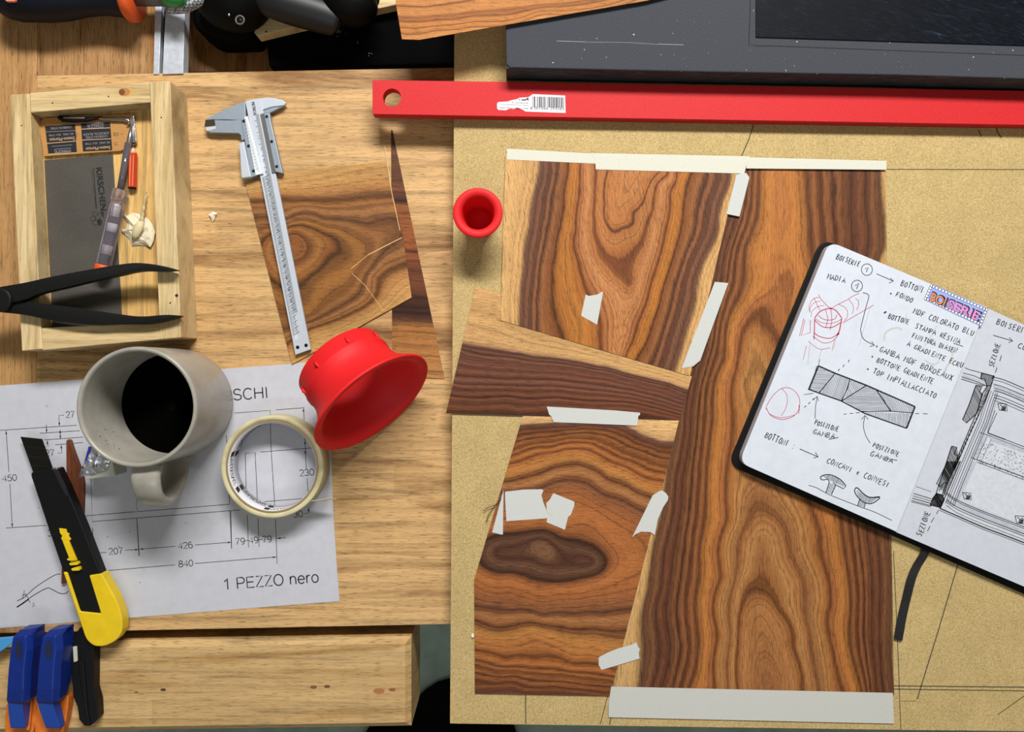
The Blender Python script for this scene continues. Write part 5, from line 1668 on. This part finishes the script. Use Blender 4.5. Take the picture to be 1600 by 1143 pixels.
H += hatch(P3([(740, 60), (878, 125), (745, 285), (658, 258)]), 4, 2.1)
H += hatch(P3([(885, 128), (995, 172), (985, 240), (930, 350), (750, 285)]), 108, 2.0)
H += hatch(P3([(1000, 175), (1130, 222), (960, 330), (985, 240)]), 60, 2.3)
H += hatch(P3([(1140, 225), (1225, 262), (1340, 436), (1100, 438), (945, 350)]), 2, 2.1)
H += hatch(P3([(1230, 265), (1540, 400), (1525, 450), (1350, 438)]), 62, 2.4)
H += hatch(P3([(1110, 442), (1525, 455), (1478, 575), (1140, 460)]), 95, 2.2)
H += [(1.2, P3([(622, 405), (640, 392)])), (1.2, P3([(655, 378), (672, 362)])), (1.2, P3([(690, 345), (705, 330)])), (1.3, P3([(905, 103), (915, 85)])), (1.3, P3([(945, 70), (955, 50)])), (1.3, P3([(990, 30), (995, 10)])),
      (1.0, P3([(950, 464), (975, 460)])), (1.0, P3([(1000, 458), (1030, 455)])), (1.0, P3([(1050, 452), (1085, 449)])), (1.0, P3([(1545, 457), (1580, 458)])), (1.0, P3([(1610, 458), (1650, 460)])),
      (1.0, P3([(712, 498), (716, 400), (730, 315)])), (1.0, P3([(695, 345), (730, 313), (742, 352)])), (1.0, P3(spline([(1172, 705), (1135, 640), (1115, 560), (1128, 475)], 5))), (1.0, P3([(1100, 505), (1128, 473), (1155, 505)]))]
# mushroom profiles
P4 = lambda p: zc(1240, 680, 6.667, p)
H += [(1.0, P4(spline([(155, 518), (240, 545), (330, 595), (400, 628), (530, 680), (700, 745), (850, 800), (1025, 885)], 4))),
      (1.6, P4(spline([(290, 460), (280, 435), (310, 415), (370, 408), (440, 430), (500, 470), (545, 525)], 4))), (1.3, P4([(545, 525), (520, 555), (440, 515), (410, 490)])), (1.3, P4(spline([(290, 460), (320, 462), (350, 455), (370, 480), (355, 540), (335, 598)], 4))),
      (1.3, P4([(440, 515), (420, 560), (395, 615)])), (1.6, P4(spline([(645, 545), (635, 580), (660, 630), (700, 670), (745, 700), (800, 710), (850, 690), (900, 650)], 4))), (1.8, P4(spline([(645, 545), (670, 550), (720, 600), (780, 640), (840, 645), (900, 640)], 4))),
      (1.3, P4([(690, 660), (665, 735)])), (1.3, P4([(750, 700), (735, 752)])), (2.2, P4([(840, 645), (898, 640)]))]
H += hatch(P4([(300, 425), (370, 412), (440, 435), (500, 475), (535, 535), (440, 500), (360, 460)]), 118, 1.7, .8) + hatch(P4([(370, 490), (438, 515), (398, 610), (340, 598)]), -40, 2.0, .7)
H += hatch(P4([(650, 560), (720, 612), (790, 645), (870, 655), (800, 705), (740, 695), (665, 630)]), 112, 1.8, .8) + hatch(P4([(690, 665), (748, 702), (735, 750), (668, 735)]), -35, 2.0, .7)
ink('black_ink', ribbon_geo(H, 1, ZL), M_ink, left)
# red sketch
P1 = lambda p: zc(1230, 370, 8.0, p)
RD = [(.9, P1(spline([(390, 720), (420, 770), (480, 840), (545, 890), (620, 850), (740, 790), (820, 740), (900, 705)], 4))), (.8, P1([(335, 760), (375, 850), (410, 915)])), (.8, P1(spline([(285, 945), (275, 870), (310, 790), (370, 755), (400, 765)], 4))),
      (.7, P1(spline([(280, 940), (290, 880), (340, 820), (420, 800)], 4))), (.7, P1(spline([(300, 1000), (310, 930), (380, 870), (460, 855)], 4))), (.8, P1(spline([(640, 840), (720, 880), (755, 940), (745, 1010), (710, 1045)], 4))), (.8, P1(spline([(770, 780), (815, 840), (830, 900), (810, 960)], 4))),
      (.8, P1(spline([(850, 765), (890, 800), (890, 860), (865, 910)], 4))), (.9, P1([(690, 1075), (850, 985), (1080, 850)])), (1.6, P1(spline([(345, 1010), (400, 940), (470, 905), (545, 895), (610, 920), (680, 1010)], 4))), (1.0, P1(spline([(390, 980), (440, 1020), (520, 1040), (600, 1020), (620, 970)], 4))),
      (.8, P1(spline([(350, 1020), (430, 1070), (540, 1080), (640, 1050), (690, 1010)], 4))), (1.5, [(1273, 497), (1272, 530)]), (1.8, [(1315, 498), (1312, 515), (1308, 524)]), (1.3, spline([(1273, 500), (1285, 510), (1300, 511), (1313, 504)], 4)), (1.3, spline([(1272, 520), (1282, 526), (1298, 528), (1311, 520)], 4)),
      (.9, spline([(1270, 525), (1285, 535), (1300, 533), (1312, 520)], 4)), (1.0, [(1256, 497), (1249, 525), (1266, 519), (1266, 500)]), (.8, [(1252, 524), (1258, 500)]), (.7, [(1260, 540), (1255, 562)]), (.7, [(1304, 530), (1300, 548)]), (.7, spline([(1263, 533), (1280, 545), (1298, 543)], 4)), (.9, [(1290, 484), (1294, 498), (1290, 512)]), (.9, [(1298, 480), (1300, 500), (1297, 515)])]
RD2 = [(.9, P3(spline([(305, 425), (310, 390), (360, 310), (430, 250), (500, 245), (560, 290), (585, 350), (580, 420), (575, 460)], 4))), (1.0, P3(spline([(305, 410), (340, 470), (400, 500), (460, 505), (530, 480), (575, 430), (578, 385)], 4))), (.8, P3(spline([(435, 248), (475, 300), (480, 370), (460, 430), (430, 475)], 4))), (.8, P3(spline([(330, 460), (400, 488), (470, 488), (540, 470)], 4)))]
ink('red_sketch', ribbon_geo(RD, 1, ZL), M_redink, left)
ink('red_ball_sketch', ribbon_geo(RD2, 1, ZL), M_redink, left)
m_sm = plain('graphite_smudge', 'b9bbb8', .9, var=.1)
P2n = lambda p: zc(1380, 420, 5.714, p)
ink('pencil_smudge', ribbon_geo([(3.0, P2n(spline([(10, 640), (15, 580), (60, 540), (130, 525), (165, 545)], 4))), (2.6, P2n(spline([(370, 810), (410, 840), (470, 850), (500, 820)], 4))), (3.2, P2n(spline([(540, 940), (570, 870), (610, 800), (630, 700)], 4))), (1.2, P2n([(210, 400), (190, 480)])), (1.6, P2n([(480, 510), (370, 690)]))], 1, ZL - .02), m_sm, left)
ink('faint_pencil', ribbon_geo([(.7, [(1266, 533), (1262, 570)]), (.7, [(1284, 545), (1278, 566)]), (.7, [(1308, 520), (1303, 545)]), (.6, [(1360, 478), (1342, 540)])], 1, ZL - .01), plain('faint_graphite', '9a9da3', .9), left)
# coloured title sticker
stp = P2n([(430, 130), (935, 350), (870, 512), (365, 275)])
stk2 = plate('title_sticker', [stp], ZL - .03, ZL + .06, plain('lavender_colour', '93a5e0', .8, var=.12, vscale=600), left)
ZS = ZL + .1
edge = []
for a, b, n in ((stp[0], stp[1], 17), (stp[1], stp[2], 6), (stp[2], stp[3], 17), (stp[3], stp[0], 6)):
    for i in range(n):
        q = lerp(a, b, (i + .5) / n)
        c = ((stp[0][0] + stp[2][0]) / 2, (stp[0][1] + stp[2][1]) / 2)
        q = lerp(q, c, .045 if n > 10 else .03)
        if n > 10:
            q = (q[0] + (1 if b is stp[1] else -1) * -.9, q[1] + (1 if b is stp[1] else -1) * 2.2)
        edge.append(q)
ink('dots', poly_geo([circ(x, y, 2.3, 10) for x, y in edge], ZS), plain('dot_white', 'e3e8f2', .8), stk2)
ink('dot_outlines', ribbon_geo([(.7, circ(x, y, 2.3, 10) + [circ(x, y, 2.3, 10)[0]]) for x, y in edge], 1, ZS + .03), M_ink, stk2)
ta = 23.5


def tl_(s, x, y, w, mat, nm, big):
    ink(nm + '_outline', text_geo(s, x - .7, y + .6, 14.5, ta, ZS + .05, width=w + 2.4, bold=1.9), M_ink, stk2)
    ink(nm, text_geo(s, x + .3, y + .2, 13.0, ta, ZS + .09, width=w, bold=.7), mat, stk2)


tl_('BOI', 1451.5, 468.5, 24, plain('orange_pencil', 'cf8560', .8), 'orange_letters', 0)
tl_('SERIE', 1478.5, 479.5, 52, plain('pink_pencil', 'de84c2', .8), 'pink_letters', 0)

# ---------------- right page: section drawing
P5 = lambda p: zc(1400, 560, 6.725, p)
P6 = lambda p: zc(1400, 720, 5.445, p)
Q = []
for s, a, b, h in (('BOISERIE', (1556, 506), (1606, 523), 9), ('CORNICE', (1589, 542), (1640, 560), 8), ('SEZIONE', (1552, 574), (1564, 537), 8), ('SEZIONE', (1440, 838), (1454, 800), 8.5)):
    Q += [(1.35, l) for l in hand(s, *a, *b, h)]
Q += [(1.1, [(1552, 523.5), (1582.5, 532.5)]), (1.1, [(1577, 527), (1582.5, 532.5), (1576, 535)])]
for q in ([(1565, 555), (1562, 564)], [(1558, 574), (1555, 582)], [(1553, 586), (1550, 592)], [(1556, 572), (1556, 572.5)]):
    Q.append((1.2, q))
for q in ([(362, 415), (345, 450)], [(325, 480), (298, 522)], [(290, 552), (268, 597)]):
    Q.append((1.1, P6(q)))
# mouldings at the upper and lower end
for q in ([(725, 95), (760, 112), (900, 150)], [(705, 150), (820, 180), (940, 235)], [(690, 190), (830, 235), (960, 290)], [(685, 215), (800, 250), (930, 285)]):
    Q.append((1.0, P5(q)))
for dy, w in ((0, 1.2), (28, .8), (75, 1.0), (115, .8), (140, 1.2), (185, .9), (215, 1.1), (245, .8)):
    Q.append((w, P5(spline([(1030, 195 + dy), (1120, 218 + dy * 1.02), (1230, 262 + dy * 1.02), (1360, 318 + dy * 1.02), (1500, 372 + dy)], 4))))
sec = [P5([(900, 150), (1035, 185), (1000, 280), (955, 290), (935, 215), (890, 205)]), P5([(840, 280), (905, 290), (880, 345), (910, 375), (845, 580), (740, 675), (700, 640), (770, 480)]),
       P5([(960, 285), (1000, 285), (880, 570), (770, 800), (660, 1060), (610, 1170), (590, 1160), (680, 960), (860, 540), (905, 375)]), P5([(585, 920), (640, 930), (610, 1000), (665, 1030), (600, 1180), (540, 1310), (500, 1440), (420, 1420), (480, 1240), (540, 1060)]),
       P6([(430, 0), (545, 0), (440, 240), (390, 360), (375, 390), (290, 370), (320, 310), (355, 275), (395, 290), (430, 190), (390, 215), (345, 195), (400, 100)])]
for s in sec[:4]:
    Q.append((1.6, s + [s[0]]))
for s, ang, gp in ((sec[0], 115, 1.5), (P5([(840, 280), (905, 290), (880, 345), (905, 375), (845, 580), (740, 675), (700, 640)]), 60, 1.9), (P5([(955, 290), (1000, 290), (870, 580), (850, 560)]), 20, 1.7), (P5([(865, 570), (880, 575), (620, 1160), (600, 1150)]), 100, 1.7), (P5([(585, 925), (640, 930), (660, 1035), (530, 1330), (440, 1410), (510, 1150)]), 60, 1.8)):
    Q += hatch(s, ang, gp, 1.0)
P6b = P6([(345, 275), (395, 290), (410, 330), (380, 395), (290, 372), (310, 320)])
Q += [(1.8, P6b + [P6b[0]])] + hatch(P6b, 60, 1.2, 1.0) + hatch(P6b, -20, 1.6, .9)
# lower section strip
s5 = P6([(425, 0), (545, 0), (380, 390), (365, 370), (430, 200)])
Q += [(1.5, P6([(440, 0), (345, 195), (385, 218), (410, 185), (430, 180), (392, 290)])), (1.5, P6([(550, 0), (400, 345), (375, 395)]))] + hatch(P6([(440, 0), (548, 0), (420, 290), (355, 200)]), 60, 1.8, 1.0)
for y, w in ((215, .6), (275, 1.1), (295, .8), (315, 1.2), (335, 1.0), (345, .8)):
    Q.append((w, P6([(150 - (y - 275) * .3, y), (300, y + 45)])))
# frame of the panel
for off, w in ((0, 1.0), (26, .8), (60, 1.0), (92, .8), (118, 1.0)):
    Q.append((w, P5(spline([(985 + off * .7, 330 + off * .25), (930 + off * .75, 480 + off * .25), (880 + off * .75, 640 + off * .25), (800 + off * .75, 830 + off * .25), (700 + off * .75, 1070 + off * .25), (610 + off * .75, 1290 + off * .25), (520 + off * .75, 1520 + off * .25)], 3))))
for a, b, w in (((885, 775), (1000, 815), 1.0), ((965, 780), (1150, 850), 1.6), ((1150, 850), (1500, 985), 1.0), ((960, 800), (1500, 1010), .8), ((785, 1035), (850, 1062), 1.0), ((850, 1062), (1500, 1300), 1.2), ((850, 1085), (1500, 1330), .8), ((960, 810), (850, 1060), .9), ((1000, 850), (880, 1110), .7), ((1060, 570), (965, 780), 1.0), ((1040, 545), (960, 780), .9)):
    Q.append((w, P5([a, b])))
for dy, w in ((0, 1.8), (18, .8), (-25, .8), (-55, .8), (-75, 1.1), (-120, .9), (-135, 1.1)):
    Q.append((w, P6(spline([(370 + (60 if dy < -10 else 0), 400 + dy), (520, 465 + dy), (750, 565 + dy), (950, 640 + dy), (1300, 775 + dy)], 4))))
# little square studs
for cx_, cy_, s_ in ((1567.5, 635, 8.5), (1512, 774, 8), (1595, 811, 9)):
    c = [(cx_ - s_, cy_ - s_ * .62), (cx_ + s_ * .62, cy_ - s_ * .85 + 3), (cx_ + s_ * .75, cy_ + s_ * .8), (cx_ - s_ * .7, cy_ + s_ * .62)]
    Q.append((1.2, c + [c[0]]))
    i_ = [lerp(p, (cx_, cy_), .42) for p in c]
    Q += [(1.2, [i_[0], i_[2]]), (1.2, [i_[1], i_[3]])]
dk = []
for cx_, cy_ in ((1567.5, 636.5), (1512, 775.5), (1595, 812.5)):
    dk.append([(cx_, cy_), (cx_ + 4, cy_ + 5), (cx_ - 4.5, cy_ + 4)])
    dk.append([(cx_, cy_), (cx_ + 4.5, cy_ - 3), (cx_ + 4, cy_ + 4)])
g = merge_geo(ribbon_geo(Q, 1, ZR + .05), poly_geo(dk, ZR + .06))
ink('black_ink', g, M_ink, right)
rs = random.Random(9)
st_ = []
for i in range(190):
    u, v = rs.uniform(0, 1), rs.uniform(0, 1)
    x, y = P5([(900 + 560 * u - 90 * v, 850 + 215 * u + 215 * v)])[0]
    a = rs.uniform(-.2, 1.0)
    st_.append((.8, [(x, y), (x + 1.6 * math.cos(a), y + 1.6 * math.sin(a))]))
ink('stipple', ribbon_geo(st_, 1, ZR + .05), M_ink, right)['kind'] = 'stuff'
wash = plain('grey_wash', 'aeb3bf', .9, var=.15, vscale=300)
wash2 = plain('pale_wash', 'c3c8d1', .9, var=.12, vscale=300)
ink('grey_wash', poly_geo([P5([(700, 165), (950, 245), (960, 280), (690, 210)]), P5([(1010, 250), (1360, 380), (1360, 450), (1040, 330)]), P5([(1040, 370), (1090, 385), (970, 740), (890, 780)]), P5([(890, 780), (950, 800), (860, 1050), (790, 1030)]),
                          P5([(960, 800), (1400, 965), (1400, 1010), (1000, 870)]), P6([(690, 5), (640, 5), (490, 350), (530, 345)]), P6([(490, 360), (620, 375), (1080, 590), (1300, 680), (1300, 730), (700, 470)])], ZR + .02), wash, right)
ink('pale_wash', poly_geo([P5([(950, 810), (1400, 980), (1400, 1250), (860, 1060)]), P6([(450, 400), (1300, 730), (1300, 760), (450, 440)]), P6([(690, 20), (1300, 250), (1300, 620), (640, 370), (590, 240)])], ZR + .012), wash2, right)

# bookmark ribbon
rp = spline([(1449, 850), (1443, 866), (1432, 884), (1424, 903), (1417, 930), (1410, 960), (1403, 999)], 5)
rings = []
for i, (x, y) in enumerate(rp):
    z = 19.2 + .6 * math.sin(i * .5)
    a, b = W(x - 6.5, y - 1, z), W(x + 6.5, y + 1.5, z)
    rings.append([a, b, b + Vector((0, 0, .0006)), a + Vector((0, 0, .0006))])
loft('bookmark_ribbon', rings, plain('ribbon_black', '0c0c0d', .75, var=.3, vscale=900), nb_, smooth=False)

# ================================================================== CAMERA, LIGHT, VIEW
cam = bpy.data.cameras.new('camera')
cam.sensor_width = 36
cam.lens = 36 * FPX / 1600
cam.clip_start = .01
co = bpy.data.objects.new('camera', cam)
co.location = (0, 0, Z0 + HC)
COL.objects.link(co)
SC.camera = co


def area(name, loc, target, sx, sy, power, col=(1, 1, 1)):
    l = bpy.data.lights.new(name, 'AREA')
    l.shape = 'RECTANGLE'
    l.size, l.size_y = sx, sy
    l.energy = power
    l.color = col
    o = bpy.data.objects.new(name, l)
    o.location = loc
    o.rotation_euler = (Vector(target) - Vector(loc)).to_track_quat('-Z', 'Y').to_euler()
    COL.objects.link(o)
    return o


area('rear_work_light', (.18, 1.12, 2.15), (0.0, 0, Z0), .9, .22, 43, (1, .98, .95))
area('front_ceiling_light', (-.15, -1.15, 2.6), (0, 0, Z0), 1.3, .22, 6, (.95, .97, 1))
w = bpy.data.worlds.new('world')
SC.world = w
w.use_nodes = True
w.node_tree.nodes['Background'].inputs[0].default_value = (.8, .85, .9, 1)
w.node_tree.nodes['Background'].inputs[1].default_value = .13
vs = SC.view_settings
vs.view_transform = 'Standard'
vs.look = 'None'
vs.gamma = 1
vs.use_curve_mapping = False
vs.exposure = 0.08
